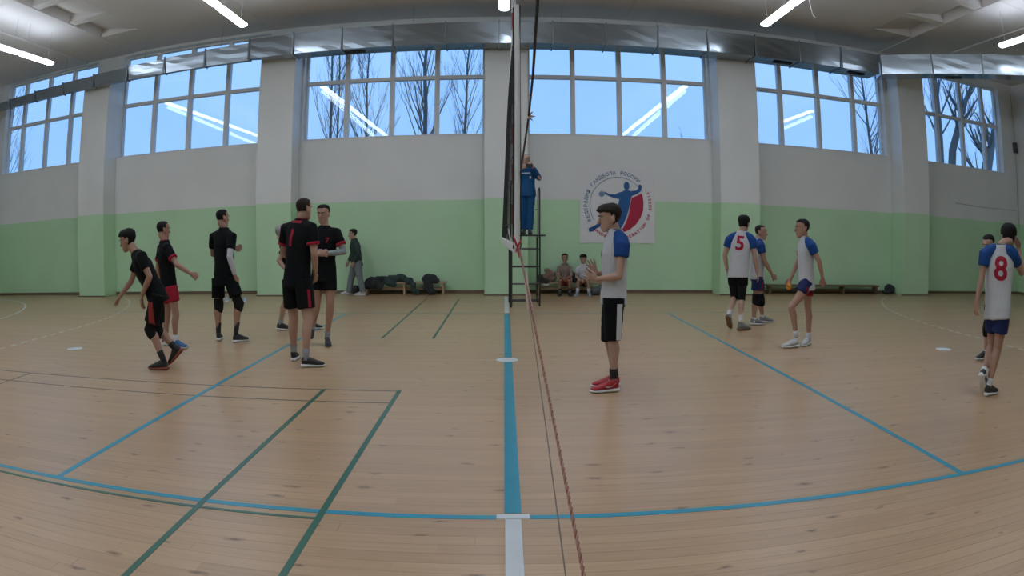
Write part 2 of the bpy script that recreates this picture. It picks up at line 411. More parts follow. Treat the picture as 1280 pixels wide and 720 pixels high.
# ---- windows: outer frame, sill, mullions, transoms and double glazing, pane by pane
for wi, (x0, x1, mul) in enumerate(WIN):
    mul = [m_ * 1.0175 for m_ in mul]
    bm = bmesh.new()
    f = 0.05; ZTOP = TOPS[wi]
    box(bm, x0, x1, 16.62, 16.76, ZS, ZS + f); box(bm, x0, x1, 16.62, 16.76, ZTOP - f, ZTOP)
    box(bm, x0, x0 + f, 16.62, 16.76, ZS + f, ZTOP - f); box(bm, x1 - f, x1, 16.62, 16.76, ZS + f, ZTOP - f)
    w = struct(finish('window_%d' % (wi + 1), bm, M_FRAME))
    for mx_ in mul:
        bm = bmesh.new(); box(bm, mx_ - 0.06, mx_ + 0.06, 16.61, 16.77, ZS + f, ZTOP - f); bev(bm, 0.008); finish('mullion', bm, M_FRAME, w)
    cols = [x0 + f] + [v for m_ in mul for v in (m_ - 0.06, m_ + 0.06)] + [x1 - f]
    for a, b in zip(cols[0::2], cols[1::2]):
        bm = bmesh.new(); box(bm, a, b, 16.625, 16.755, ZT - 0.05, ZT + 0.05); bev(bm, 0.008); finish('transom', bm, M_FRAME, w)
        for z0, z1 in ((ZS + f, ZT - 0.05), (ZT + 0.05, ZTOP - f)):
            bm = bmesh.new(); bm.faces.new([bm.verts.new(c) for c in ((a, 16.680, z0), (b, 16.680, z0), (b, 16.680, z1), (a, 16.680, z1))]); finish('pane', bm, M_GLASS_IN, w)
            if z0 < 5:
                # outer pane of the pair leans by half a degree, which doubles the lamp reflections
                bm = bmesh.new()
                vs = [bm.verts.new(c) for c in ((a, 16.720, z0), (b, 16.720, z0), (b, 16.745, z1), (a, 16.745, z1))]; bm.faces.new(vs)
                finish('outer_pane', bm, M_GLASS_OUT, w)
    bm = bmesh.new(); box(bm, x0, x1, 16.39, 16.62, ZS - 0.02, ZS + 0.012); finish('sill', bm, M_FRAME, w)

# ---- ceiling: flat concrete panels, with a row of tapering pockets along each side of the hall
ZP_ = 6.95
bm = bmesh.new(); box(bm, XL, XR, YN, YW, 7.25, 7.4); ceiling = struct(finish('ceiling', bm, M_CEIL))
def quad_prism(bm, prof, y0, y1):
    """profile in x, z pulled along y"""
    A = [bm.verts.new((x, y0, z)) for x, z in prof]; B = [bm.verts.new((x, y1, z)) for x, z in prof]
    bm.faces.new(A); bm.faces.new(B[::-1])
    for i in range(len(prof)): bm.faces.new((A[i], B[i], B[(i + 1) % len(prof)], A[(i + 1) % len(prof)]))
def panel(x0, x1, y0, y1, z=None):
    bm = bmesh.new(); z = ZP_ if z is None else z; box(bm, x0 + 0.004, x1 - 0.004, y0 + 0.004, y1 - 0.004, z, z + 0.28); finish('ceiling_panel', bm, M_CEIL, ceiling)
PKT = [(13.10, 14.45), (11.42, 12.80), (9.72, 11.10), (8.02, 9.40), (6.32, 7.70), (4.62, 6.00), (2.92, 4.30), (1.22, 2.60)]
for sg in (-1, 1):
    e0, e1, e2 = sg * 9.35, sg * 10.62, sg * 12.40                 # shallow end, deep end, outer joint
    xs_ = sorted((e0, e1))
    ys_ = [YW]
    for a_, b_ in PKT: ys_ += [b_, a_]
    ys_.append(YN)
    for k in range(len(ys_) - 1):
        yb, ya = ys_[k], ys_[k + 1]
        bm = bmesh.new()
        if k % 2 == 0: box(bm, xs_[0], xs_[1], ya, yb, ZP_, ZP_ + 0.28)
        else: quad_prism(bm, [(e0, ZP_), (e1 - sg * 0.03, ZP_ + 0.24), (e1 - sg * 0.03, ZP_ + 0.28), (e0, ZP_ + 0.28)], ya, yb)
        finish('ceiling_rib' if k % 2 == 0 else 'ceiling_pocket', bm, M_CEIL, ceiling)
    xs2 = sorted((e1, e2)); xs3 = sorted((e2 + sg * 0.03, XR if sg > 0 else XL))
    for y0, y1 in ((YN, 4.4), (4.4, 10.4), (10.4, YW)):
        panel(xs2[0], xs2[1], y0, y1, ZP_ - 0.02); panel(xs3[0], xs3[1], y0, y1, ZP_ - 0.05)
xs_ = [-9.35, -6.2, -3.08, 0.0, 3.0, 6.15, 9.35]
for a_, b_ in zip(xs_[:-1], xs_[1:]):
    for y0, y1 in ((YN, 4.4), (4.4, 10.4), (10.4, YW)): panel(a_, b_, y0, y1)

# ---- ventilation duct under the beams
duct = empty('ventilation_duct', (0, 15.2, 5.87), 'long galvanised rectangular ventilation duct crossing above the windows', 'duct')
def duct_piece(f0, b0, f1, b1, z0=5.87, z1=6.39, flange=True):
    """front and back corners in plan at both ends"""
    bm = bmesh.new()
    dn_ = (V((b0[0] - f0[0], b0[1] - f0[1], 0)).normalized()) * 0.052; tl = (dn_.x, dn_.y)     # front face leans, its lower edge set back
    ends = []
    for f_, b_ in ((f0, b0), (f1, b1)):
        ends.append([bm.verts.new((f_[0] + tl[0], f_[1] + tl[1], z0)), bm.verts.new((b_[0], b_[1], z0)), bm.verts.new((b_[0], b_[1], z1)), bm.verts.new((f_[0], f_[1], z1))])
    A, B = ends
    for i in range(4): bm.faces.new((A[i], A[(i + 1) % 4], B[(i + 1) % 4], B[i]))
    bm.faces.new(A); bm.faces.new(B)
    bmesh.ops.subdivide_edges(bm, edges=bm.edges, cuts=3, use_grid_fill=True)
    c = V(((f0[0] + f1[0] + b0[0] + b1[0]) / 4, (f0[1] + f1[1] + b0[1] + b1[1]) / 4, 6.13))
    for v in bm.verts:                        # sheet metal is never quite flat
        v.co += V((0, random.uniform(-0.0022, 0.0022), 0))
    s = finish('duct_section', bm, M_DUCT, duct)
    if flange:
        bm = bmesh.new()
        d = (V((b0[0], b0[1], 0)) - V((f0[0], f0[1], 0))); ln = d.length; d.normalize(); nrm = V((-d.y, d.x, 0))
        mid = V(((f0[0] + b0[0]) / 2, (f0[1] + b0[1]) / 2, (z0 + z1) / 2))
        up = V((0, 0, 1)); t = 0.028
        for sgn in (-1, 1):
            obox(bm, mid + up * sgn * ((z1 - z0) / 2 + t / 2 - 0.006), d, nrm, up, ln / 2 + t, 0.015, t / 2)
            obox(bm, mid + d * sgn * (ln / 2 + t / 2 - 0.006), d, nrm, up, t / 2, 0.015, (z1 - z0) / 2 + t)
        finish('duct_flange', bm, M_FLANGE, s)
    return s
n = 8
for i in range(n - 1, -1, -1):                        # left run, slightly skewed, shallower
    xa, xb = -16.5 + (10.2 * i / n), -16.5 + 10.2 * (i + 1) / n
    fa, fb = 15.62 - 0.035 * (xa + 16.5), 15.62 - 0.035 * (xb + 16.5)
    duct_piece((xa, fa - 0.08), (xa, fa + 0.13 + 0.06 * 0), (xb, fb - 0.08), (xb, fb + 0.13), 5.84, 6.28 - 0.03 * (n - 1 - i))
duct_piece((-6.3, 15.18), (-6.3, 15.39), (-5.1, 15.12), (-5.1, 15.70), 5.875, 6.38)
n = 12
for i in range(n):
    xa, xb = -5.1 + 14.8 * i / n, -5.1 + 14.8 * (i + 1) / n
    duct_piece((xa, 15.12 - 0.012 * (xa + 5.1)), (xa, 15.70), (xb, 15.12 - 0.012 * (xb + 5.1)), (xb, 15.70))
u = V((3.05, -2.95, 0)).normalized(); nn = V((-u.y, u.x, 0)); F0 = V((9.75, 14.93, 0))
for i in range(6):
    a = F0 + u * (1.5 * i); b = F0 + u * (1.5 * (i + 1))
    ab, bb = a + nn * 0.62, b + nn * 0.62
    if i == 0: a = V((9.72, 14.94, 0)); ab = V((9.98, 15.68, 0))
    duct_piece((a.x, a.y), (ab.x, ab.y), (b.x, b.y), (bb.x, bb.y))
for gx, gy, rot in ((6.86, 15.33, V((1, 0, 0))), (11.57, 13.86, u), (-3.6, 15.45, V((1, 0, 0))), (9.1, 15.33, V((1, 0, 0)))):
    bm = bmesh.new(); rn = V((-rot.y, rot.x, 0))
    obox(bm, (gx, gy, 5.862), rot, rn, V((0, 0, 1)), 0.26, 0.07, 0.012)
    for k in range(4): obox(bm, V((gx, gy, 5.846)) + rn * (-0.045 + 0.03 * k), rot, rn, V((0, 0, 1)), 0.24, 0.004, 0.006)
    finish('supply_grille', bm, M_BLACK, duct)
for hx in (-15, -12.6, -9.6, -7.2, -2.2, 1.3, 3.6, 8.0):
    bm = bmesh.new(); y_ = 15.12 if hx > -6 else 15.2
    cyl(bm, (hx, 15.42, 6.36), (hx, 15.42, 6.96), 0.006, 6); finish('hanger_rod', bm, M_WIRE, duct)

# ---- lamps: five rows of two-tube fittings hung below the beams
def make_lamp(x, y):
    t = empty('ceiling_lamp', (x, y, 6.10))
    bm = bmesh.new(); box(bm, x - 0.028, x + 0.028, y - 0.73, y + 0.73, 6.135, 6.18); bev(bm, 0.006); finish('lamp_body', bm, M_LAMPBODY, t)
    bm = bmesh.new(); loft(bm, [((x, y + s, 6.105), (q, 0, 0), (0, 0, q * 0.45)) for s, q in ((-0.71, 0.07), (-0.68, 0.105), (0.68, 0.105), (0.71, 0.07))], 12)
    finish('diffuser', bm, M_LAMP, t, True)
    for s in (-0.5, 0.5):
        bm = bmesh.new(); cyl(bm, (x, y + s, 6.18), (x, y + s, 6.95), 0.004, 5); finish('suspension_wire', bm, M_WIRE, t)
    return t
def dup_tree(o, delta, parent=None):
    c = o.copy(); COL.objects.link(c); c.parent = parent
    if parent is None: c.location = o.location + V(delta)
    for ch in o.children:
        dup_tree(ch, delta, c)
    return c
ROWS = [(-11.4, 9, 'the far left row', 13.25), (-5.67, 9, 'the row left of the net', 13.25), (-0.05, 9, 'the row above the net', 13.35), (5.55, 9, 'the row right of the net', 13.25), (11.1, 2, 'the far right row', 11.15)]
ORD = ['nearest the window wall', 'second from the window wall', 'third from the window wall', 'fourth from the window wall', 'fifth from the window wall', 'sixth from the window wall',
       'seventh from the window wall', 'eighth from the window wall', 'ninth from the window wall', 'tenth from the window wall']
proto = None
for x, cnt, nm, yend in ROWS:
    for i in range(cnt):
        y = yend - 0.725 - 1.55 * i
        if proto is None: proto = make_lamp(x, y); o = proto
        else: o = dup_tree(proto, (x - proto.location.x, y - proto.location.y, 0))
        tag(o, 'lit strip lamp in %s, %s' % (nm, ORD[i]), 'lamp', 'strip lamps hung in rows under the ceiling')
cb = bmesh.new(); tube(cb, [(6.0, 11.6, 6.95), (6.04, 11.7, 6.6), (6.07, 11.85, 6.3), (6.14, 11.95, 6.15), (6.2, 12.0, 6.05), (6.27, 12.02, 6.02)], 0.008, 6)
tag(finish('loose_cable', cb, M_LAMPBODY), 'loose white cable hanging from the roof beside the right lamp row', 'cable')
# small fittings on the right of the back wall
bm = bmesh.new(); box(bm, 16.42, 16.58, 16.3, 16.4, 4.6, 4.95); bev(bm, 0.01); tag(finish('junction_box', bm, mat('dark_plastic', (0.05, 0.05, 0.05), 0.5, noise=0.1)), 'small dark junction box in the corner right of the last window', 'junction box')
bm = bmesh.new(); tube(bm, [(16.5, 16.36, 4.6), (16.5, 16.36, 2.9), (16.55, 16.36, 2.2)], 0.012, 6); tube(bm, [(16.5, 16.36, 4.95), (16.5, 16.36, 6.6)], 0.012, 6)
tag(finish('wall_conduit', bm, M_WIRE), 'thin vertical conduit in the right corner of the hall', 'pipe')
bm = bmesh.new(); tube(bm, [(13.4, 16.385, 2.72), (14.6, 16.385, 2.68), (16.4, 16.385, 2.70)], 0.01, 6)
tag(finish('wall_cable', bm, M_WIRE), 'thin cable fixed along the wall right of the last pilaster', 'cable')

# ================================================================== OUTSIDE
bm = bmesh.new(); box(bm, -60, 80, 16.9, 90, -0.6, -0.4); struct(finish('ground', bm, M_GROUND))
def branch(bm, p, d, length, r, depth, spread, up):
    segs = 4; pts = [V(p)]; dd = V(d).normalized(); rad = [r]
    for i in range(segs):
        dd = (dd + V((random.uniform(-.09, .09), random.uniform(-.09, .09), up * 0.10))).normalized()
        pts.append(pts[-1] + dd * length / segs); rad.append(r * (1 - 0.72 * (i + 1) / segs))
    tube(bm, pts, rad, 5 if r > 0.03 else 3, round_ends=False)
    if depth <= 0: return
    for k in range(int(3 + depth)):
        t = random.uniform(0.15, 1.0); i = min(segs - 1, int(t * segs)); q = pts[i].lerp(pts[i + 1], t * segs - i)
        az = random.uniform(0, 2 * pi); side = V((cos(az), sin(az) * 0.7, 0))
        nd = (dd * cos(spread) + side * sin(spread) + V((0, 0, 0.15))).normalized()
        branch(bm, q, nd, length * random.uniform(0.35, 0.62), max(0.005, rad[i] * 0.40), depth - 1, spread * random.uniform(0.8, 1.2), up)
def tree(x, y, h, r, lean, nb, blen, spread, label, fork=None, depth=2, start=0.3, path=None, group='bare trees outside the windows'):
    t = empty('bare_tree', (x, y, -0.4), label, 'tree', group)
    bm = bmesh.new(); pts = []; rad = []
    for i in range(9):
        f = i / 8; pts.append(V((x + lean * f + random.uniform(-.06, .06) * (0 < i), y, -0.4 + h * f))); rad.append(r * (1 - 0.85 * f) + 0.01)
    if path:
        P_ = [V(q) for q in path]; L_ = len(P_) - 1
        pts = [P_[min(L_ - 1, int(i / 8 * L_))].lerp(P_[min(L_ - 1, int(i / 8 * L_)) + 1], i / 8 * L_ - min(L_ - 1, int(i / 8 * L_))) for i in range(9)]
    tube(bm, pts, rad, 8, round_ends=False); finish('trunk', bm, M_BARK, t, True)
    bm = bmesh.new()
    for k in range(nb):
        f = start + (1 - start) * (k + random.random()) / nb * 0.97; i = min(7, int(f * 8)); q = pts[i].lerp(pts[i + 1], f * 8 - i)
        az = random.uniform(0, 2 * pi); d = V((cos(az) * sin(spread), sin(az) * sin(spread) * 0.7, cos(spread)))
        branch(bm, q, d, blen * (1.15 - f * 0.75), max(0.010, rad[i] * 0.36), depth, spread * 0.75, 1.0)
    o = finish('branches', bm, M_BARK, t); o['kind'] = 'stuff'
    return t
random.seed(11)
tree(-7.9, 30, 15, 0.09, -0.2, 26, 3.6, 0.5, 'slender bare tree in the window left of the net, leftmost pane')
tree(-8.5, 33, 15, 0.07, 0.1, 18, 3.2, 0.45, 'thinner bare tree just behind the leftmost one in the window left of the net')
tree(-6.2, 30, 11.5, 0.10, -0.1, 26, 3.4, 0.55, 'bare tree forking in the second pane of the window left of the net')
tree(-3.6, 30, 15, 0.15, 0.0, 30, 3.6, 0.5, 'thickest straight bare tree in the third pane of the window left of the net')
tree(-2.1, 31, 13, 0.09, 0.5, 26, 3.4, 0.45, 'bare tree with steep twigs in the fourth pane of the window left of the net')
tree(-26.5, 27, 10, 0.10, 0.6, 26, 3.0, 0.7, 'twiggy bare tree in the leftmost window of the hall')
tree(-19.0, 38, 6.3, 0.08, 0.3, 14, 2.0, 0.8, 'low treetop above the sill of the second window from the left')
tree(20.4, 26, 16, 0.19, 0.0, 20, 3.6, 0.75, 'thick upright trunk at the left of the rightmost window', path=[(20.35, 26, -0.4), (20.40, 26, 6), (20.43, 26, 9.5), (20.2, 26, 14)])
tree(20.9, 26.4, 13, 0.26, 0, 20, 2.6, 0.9, 'dark forked trunk in the middle of the rightmost window', path=[(20.9, 26.4, -0.4), (21.35, 26.4, 5.6), (22.1, 26.4, 7.3), (22.7, 26.4, 8.6), (23.9, 26.4, 10.2), (24.2, 26.4, 12)])
tree(22.6, 25, 9, 0.42, 0, 16, 2.4, 0.9, 'heavy leaning trunk at the right of the rightmost window', path=[(21.2, 25, -0.4), (22.8, 25, 5.2), (23.4, 25, 6.6), (23.8, 25, 8.0)])
bm_ = None
tree(18.3, 29, 12, 0.13, -0.9, 26, 4.2, 0.9, 'bare branches reaching into the last pane of the window beside the right pilaster', depth=2)
tree(9.0, 34, 6.4, 0.06, 0.1, 14, 1.9, 0.8, 'small twig crown at the right edge of the window right of the net')
pw = empty('power_line', (-40, 45, -0.4), 'overhead wires low across the sky beyond the windows', 'wire')
for k, z in enumerate((7.2, 7.45, 7.7)):
    bm = bmesh.new(); tube(bm, [(-40 + i * 5, 45, z - 0.9 * sin(pi * ((i % 11) / 11))) for i in range(23)], 0.018, 4); finish('wire', bm, M_BLACK, pw)
for x in (-40, 15, 70):
    bm = bmesh.new(); cyl(bm, (x, 45, -0.4), (x, 45, 7.9), 0.1, 8); finish('pole', bm, M_BARK, pw)

# ================================================================== NET, LADDER, BENCHES
M_NET = mat('black_net_cord', (0.015, 0.015, 0.017), 0.7, noise=0.1)
M_TAPE = mat('white_net_tape', (0.66, 0.67, 0.68), 0.6, noise=0.08, nscale=20)
M_REDT = mat('red_tape', (0.50, 0.04, 0.06), 0.5, noise=0.1)
M_ROPE = mat('red_brown_rope', (0.28, 0.10, 0.07), 0.8, noise=0.45, nscale=45, bump=0.5, bscale=90)
M_ROPEG = mat('thin_grey_rope', (0.22, 0.17, 0.14), 0.8, noise=0.2)
M_ROPEP = mat('faded_pink_strap', (0.62, 0.44, 0.40), 0.8, noise=0.15)
NY0, NY1, NZ0, NZ1 = 2.62, 13.05, 1.445, 2.43
def netx(y, z):
    t = (y - NY0) / (NY1 - NY0); s = (NZ1 - z) / (NZ1 - NZ0)
    return -0.062 * sin(pi * min(1, t * 1.6) ) * (0.35 + 0.65 * s) if t < 0.625 else 0.0
net = empty('volleyball_net', (0, NY0, 0), 'black volleyball net with white tapes stretched along the centre line, seen edge on', 'net')
bm = bmesh.new()
ys = [NY0 + 0.1 * i for i in range(int((NY1 - NY0) / 0.1) + 1)]; zs = [NZ0 + (NZ1 - NZ0) * j / 10 for j in range(11)]
for z in zs[1:-1]:
    tube(bm, [(netx(y, z), y, z) for y in ys[::3] + [ys[-1]]], 0.0016, 3, round_ends=False)
for y in ys[1:-1]:
    tube(bm, [(netx(y, z), y, z) for z in zs[::2]], 0.0016, 3, round_ends=False)
o = finish('net_mesh', bm, M_NET, net); o['kind'] = 'stuff'
def ribbon(nm, pts, hw, th, m, par, axis=(0, 0, 1)):
    bm = bmesh.new(); loft(bm, [(p, V(axis) * hw, V((1, 0, 0)) * th) for p in pts], 6); return finish(nm, bm, m, par)
ribbon('top_tape', [(netx(y, NZ1), y, NZ1) for y in ys[::4]], 0.035, 0.004, M_TAPE, net)
ribbon('bottom_tape', [(netx(y, NZ0), y, NZ0) for y in ys[::4]], 0.022, 0.004, M_TAPE, net)
bm = bmesh.new(); loft(bm, [((0.0065 + 0.002 * sin(z * 4), NY0, z), (0.0105, 0.001, 0), (-0.003, 0.03, 0)) for z in zs], 8); finish('side_tape', bm, M_TAPE, net)
bm = bmesh.new(); tube(bm, [(0.019 + 0.0015 * sin(z * 5), NY0 - 0.01, z) for z in zs], 0.0028, 6); finish('side_cord', bm, M_NET, net)
bm = bmesh.new(); tube(bm, [(-0.007, NY0 + 0.02, z) for z in zs], 0.0035, 6); finish('side_cord', bm, M_NET, net)
ant = empty('net_antenna', (0, 3.34, NZ0), 'red and white net antenna standing beside the near end of the net', 'antenna')
for k in range(18):
    bm = bmesh.new(); z = NZ0 + 0.1 * k; cyl(bm, (-0.002, 3.34, z), (-0.002, 3.34, z + 0.1), 0.006, 8)
    finish('antenna_band', bm, M_REDT if (k % 2 == 1) else M_TAPE, ant)
def rope(nm, pts, r, m, label):
    bm = bmesh.new(); tube(bm, pts, r, 8); return tag(finish(nm, bm, m, None, True), label, 'rope')
def seg(a, b, n, sag=0.0):
    a, b = V(a), V(b); return [a.lerp(b, i / n) - V((0, 0, sag * sin(pi * i / n))) for i in range(n + 1)]
# twisted lower rope: two strands wound round each other
A, B = V((0.012, 2.6, 1.455)), V((0.1279, -0.5, 0.633))
rp_ = empty('tension_rope', tuple(A), 'thick red-brown twisted rope running from the net corner down towards the viewer', 'rope')
for ph in (0, pi):
    bm = bmesh.new(); d = (B - A).normalized(); a_, b_ = perp(d); N_ = 660
    tube(bm, [A.lerp(B, i / N_) + (a_ * cos(i * 1.0 + ph) + b_ * sin(i * 1.0 + ph)) * 0.0017 for i in range(N_ + 1)], 0.0020, 5)
    finish('strand', bm, M_ROPE if ph else mat('rope_light_strand', (0.36, 0.20, 0.15), 0.8, noise=0.3, nscale=60), rp_, True)
rope('thin_rope', seg((0.02, 2.55, 1.45), (0.0714, -0.5, 0.628), 10), 0.0013, M_ROPEG, 'thin grey cord beside the twisted rope below the net')
rope('upper_rope', [V((0.019, 2.6, 1.735)), V((0.030, 2.0, 1.86)), V((0.026, 1.6, 1.895)), V((0.012, 1.0, 1.93)), V((0.03, 0.3, 1.99)), V((0.11, -0.5, 2.05))], 0.0032, M_NET, 'black rope rising from the net band to the top of the picture')
bm = bmesh.new()
for k in range(5):
    a = k * 1.26; tube(bm, [(0.030, 2.0, 1.858), (0.033 + 0.006 * cos(a), 2.0, 1.857 + 0.008 * sin(a)), (0.038 + 0.010 * cos(a), 1.99, 1.856 + 0.014 * sin(a))], [0.003, 0.0035, 0.001], 6)
tag(finish('rope_knot', bm, M_ROPEP, None, True), 'frayed pale knot tied on the upper rope in front of the window', 'knot')
bm = bmesh.new()
for dx, dz in ((0.008, -0.03), (-0.014, 0.03), (-0.004, -0.015), (0.016, 0.02)):
    tube(bm, [(0.006, 2.58, 1.452), (0.006 + dx * 0.6, 2.575, 1.452 + dz * 0.8), (0.006 + dx, 2.57, 1.452 + dz * 1.4)], [0.0035, 0.004, 0.0015], 6)
tag(finish('net_knot', bm, M_REDT, None, True), 'red knot at the lower corner of the net', 'knot')
bm = bmesh.new(); tube(bm, [(-0.028, 2.56, 1.52), (-0.02, 2.56, 1.48), (0.0, 2.57, 1.452)], [0.002, 0.0035, 0.003], 6)
tag(finish('tape_end', bm, M_TAPE, None, True), 'loose white tape end at the lower corner of the net', 'tape')
rope('hanging_strap', [V((0.026, 2.35, 1.375)), V((0.033, 2.32, 1.31)), V((0.036, 2.3, 1.25)), V((0.045, 2.3, 1.235))], 0.004, M_ROPEP, 'faded pink strap hanging from the twisted rope in front of the ladder')
rope('hanging_strap', [V((0.031, 2.33, 1.36)), V((0.042, 2.3, 1.30)), V((0.052, 2.29, 1.24))], 0.0035, M_ROPEP, 'second pink strap end hanging right of the first one')
bm = bmesh.new(); cyl(bm, (0.085, 13.3, 0), (0.085, 13.3, 2.5), 0.018, 12)
tag(finish('net_post', bm, M_BLACK), 'dark steel net post at the far side of the court', 'post')
bm = bmesh.new(); cyl(bm, (0.10, -0.5, 0), (0.10, -0.5, 2.5), 0.04, 12); disc(bm, (0.10, -0.5, 0), 0.12, 0.01)
tag(finish('net_post', bm, M_BLACK), 'near net post behind the viewpoint', 'post')

# referee stand
st = empty('referee_stand', (0.38, 13.85, 0), 'tall black tubular steel referee stand behind the net', 'referee stand')
X0, X1, YF, YB, ZP = 0.10, 0.66, 13.5, 14.2, 1.43
for (x, y, top) in ((X0, YF, 2.36), (X1, YF, 1.43), (X0 - 0.04, YB, 1.43), (X1 - 0.02, YB, 2.36)):
    bm = bmesh.new(); tube(bm, [(x, y, 0), (x, y, ZP)], 0.017, 8, round_ends=False); finish('leg', bm, M_BLACK, st)
for x, y0, y1 in ((X1, YF + 0.03, YB), (X0, YF + 0.03, YB)):
    bm = bmesh.new(); r = 0.014
    tube(bm, [(x, y0, ZP), (x, y0, 2.28), (x, y0 + 0.08, 2.37), (x, y1 - 0.08, 2.37), (x, y1, 2.28), (x, y1, ZP)], r, 8); finish('guard_rail', bm, M_BLACK, st)
bm = bmesh.new(); cyl(bm, (X0, YB, 1.95), (X1, YB, 1.95), 0.012, 6); finish('guard_rail', bm, M_BLACK, st)
for z in (0.11, 0.45, 0.80, 1.15):
    bm = bmesh.new(); cyl(bm, (X0, YF, z), (X1, YF, z), 0.015, 8); finish('rung', bm, M_BLACK, st)
for z in (0.06, 0.75):
    bm = bmesh.new(); cyl(bm, (X0 - 0.04, YB, z), (X1 - 0.02, YB, z), 0.013, 8); finish('cross_bar', bm, M_BLACK, st)
for x in (X0, X1):
    for z in (0.11, 1.38):
        bm = bmesh.new(); cyl(bm, (x, YF, z), (x - 0.03, YB, z), 0.013, 8); finish('side_bar', bm, M_BLACK, st)
bm = bmesh.new(); box(bm, X0 - 0.08, X1 + 0.12, YF - 0.05, YB + 0.05, ZP - 0.03, ZP); bev(bm, 0.006); finish('platform', bm, M_BLACK, st)

# banner on the wall
M_BAN = mat('white_banner_cloth', (0.70, 0.71, 0.72), 0.6, noise=0.04, nscale=3)
M_LBLUE = mat('logo_blue', (0.012, 0.10, 0.30), 0.6, noise=0.04)
M_LRED = mat('logo_red', (0.42, 0.012, 0.05), 0.6, noise=0.04)
M_LGREY = mat('logo_ring_blue', (0.14, 0.24, 0.36), 0.6, noise=0.04)
BC = V((2.72, 16.4, 2.15)); K = 1 / 277.0
ban = empty('wall_banner', (2.72, 16.39, 1.23), 'white square banner with round blue and red handball emblem on the green and white wall', 'banner')
bm = bmesh.new()
G = 12; grid = []
for j in range(G + 1):
    grid.append([bm.verts.new((1.785 + 1.875 * i / G, 16.382 + 0.003 * sin(i * 1.1) * sin(j * 0.9), 1.225 + 1.865 * j / G - (0.02 if (j == 0 and i in (0, G)) else 0))) for i in range(G + 1)])
for j in range(G):
    for i in range(G): bm.faces.new((grid[j][i], grid[j][i + 1], grid[j + 1][i + 1], grid[j + 1][i]))
finish('banner_sheet', bm, M_BAN, ban)
YE = 16.3725
from mathutils.geometry import tessellate_polygon
def flat(nm, pts, m, par, y=YE):
    """printed shape: emblem coordinates around its centre, 2 mm proud of the cloth"""
    bm = bmesh.new()
    q = [V((BC.x + (p[0] - 404) * K, BC.z - (p[1] - 366) * K, 0)) for p in pts]
    vs = [bm.verts.new((v.x, y, v.y)) for v in q]; vb = [bm.verts.new((v.x, y + 0.003, v.y)) for v in q]
    for t in tessellate_polygon([q]): bm.faces.new([vs[i] for i in t])
    for i in range(len(vs)): bm.faces.new((vs[i], vs[(i + 1) % len(vs)], vb[(i + 1) % len(vs)], vb[i]))
    return finish(nm, bm, m, par)
flat('emblem_player', [(312, 275), (345, 290), (385, 293), (410, 280), (438, 272), (450, 262), (480, 262), (492, 268), (530, 263), (547, 248), (545, 226), (562, 220), (572, 234), (566, 266), (540, 286), (500, 302), (490, 340),
    (482, 385), (466, 438), (440, 500), (415, 536), (398, 552), (384, 540), (398, 480), (392, 462), (350, 482), (300, 506), (250, 528), (235, 545), (208, 548), (203, 526), (232, 512), (265, 494), (300, 474),
    (350, 440), (390, 402), (404, 370), (415, 324), (385, 320), (345, 306), (312, 288)], M_LBLUE, ban)
flat('emblem_head', [(465 + 19 * cos(t), 234 + 30 * sin(t)) for t in [2 * pi * i / 20 for i in range(20)]], M_LBLUE, ban, YE - 0.0015)
flat('emblem_ball', [(293 + 19 * cos(t), 292 + 19 * sin(t)) for t in [2 * pi * i / 20 for i in range(20)]], M_LGREY, ban, YE - 0.0015)
flat('emblem_field', [(503, 312), (535, 300), (568, 282), (578, 305), (583, 345), (580, 398), (562, 448), (530, 495), (490, 528), (455, 545), (418, 551), (440, 520), (462, 478), (480, 425), (490, 370), (495, 335)], M_LRED, ban)
def arc_band(nm, r0, r1, a0, a1, m):
    bm = bmesh.new(); n_ = 48; A = []; B = []
    for i in range(n_ + 1):
        t = radians(a0 + (a1 - a0) * i / n_)
        A.append(bm.verts.new((BC.x + r0 * K * cos(t), YE, BC.z + r0 * K * sin(t)))); B.append(bm.verts.new((BC.x + r1 * K * cos(t), YE, BC.z + r1 * K * sin(t))))
    for i in range(n_): bm.faces.new((A[i], A[i + 1], B[i + 1], B[i]))
    finish(nm, bm, m, ban)
arc_band('emblem_ring', 189, 193, 40, 212, M_LGREY)

def arc_text(nm, s, a_start, a_end, r, size, m, outward=True):
    big = bmesh.new(); n_ = len(s)
    for i, ch in enumerate(s):
        if ch == ' ': continue
        a = radians(a_start + (a_end - a_start) * i / (n_ - 1))
        g = glyph_mesh(ch, size, 0.004)
        up = V((cos(a), 0, sin(a))) * (1 if outward else -1); rt = V((sin(a), 0, -cos(a))) * (1 if outward else -1)
        o_ = V((BC.x + r * cos(a), YE, BC.z + r * sin(a)))
        if outward: o_ -= up * 0 
        M = Matrix(((rt.x, up.x, 0, o_.x), (0, 0, -1, o_.y), (rt.z, up.z, 0, o_.z), (0, 0, 0, 1)))
        bmesh.ops.transform(g, matrix=M, verts=g.verts)
        me = bpy.data.meshes.new('t'); g.to_mesh(me); g.free(); big.from_mesh(me); bpy.data.meshes.remove(me)
    o = finish(nm, big, m, ban); o['kind'] = 'stuff'; return o
arc_text('banner_text', 'ФЕДЕРАЦИЯ ГАНДБОЛА РОССИИ', 208, 50, 0.76, 0.115, M_LGREY, True)
arc_text('banner_text', 'HANDBALL FEDERATION OF RUSSIA', 225, 382, 0.85, 0.10, mat('logo_pale_red', (0.50, 0.10, 0.12), 0.6, noise=0.04), False)

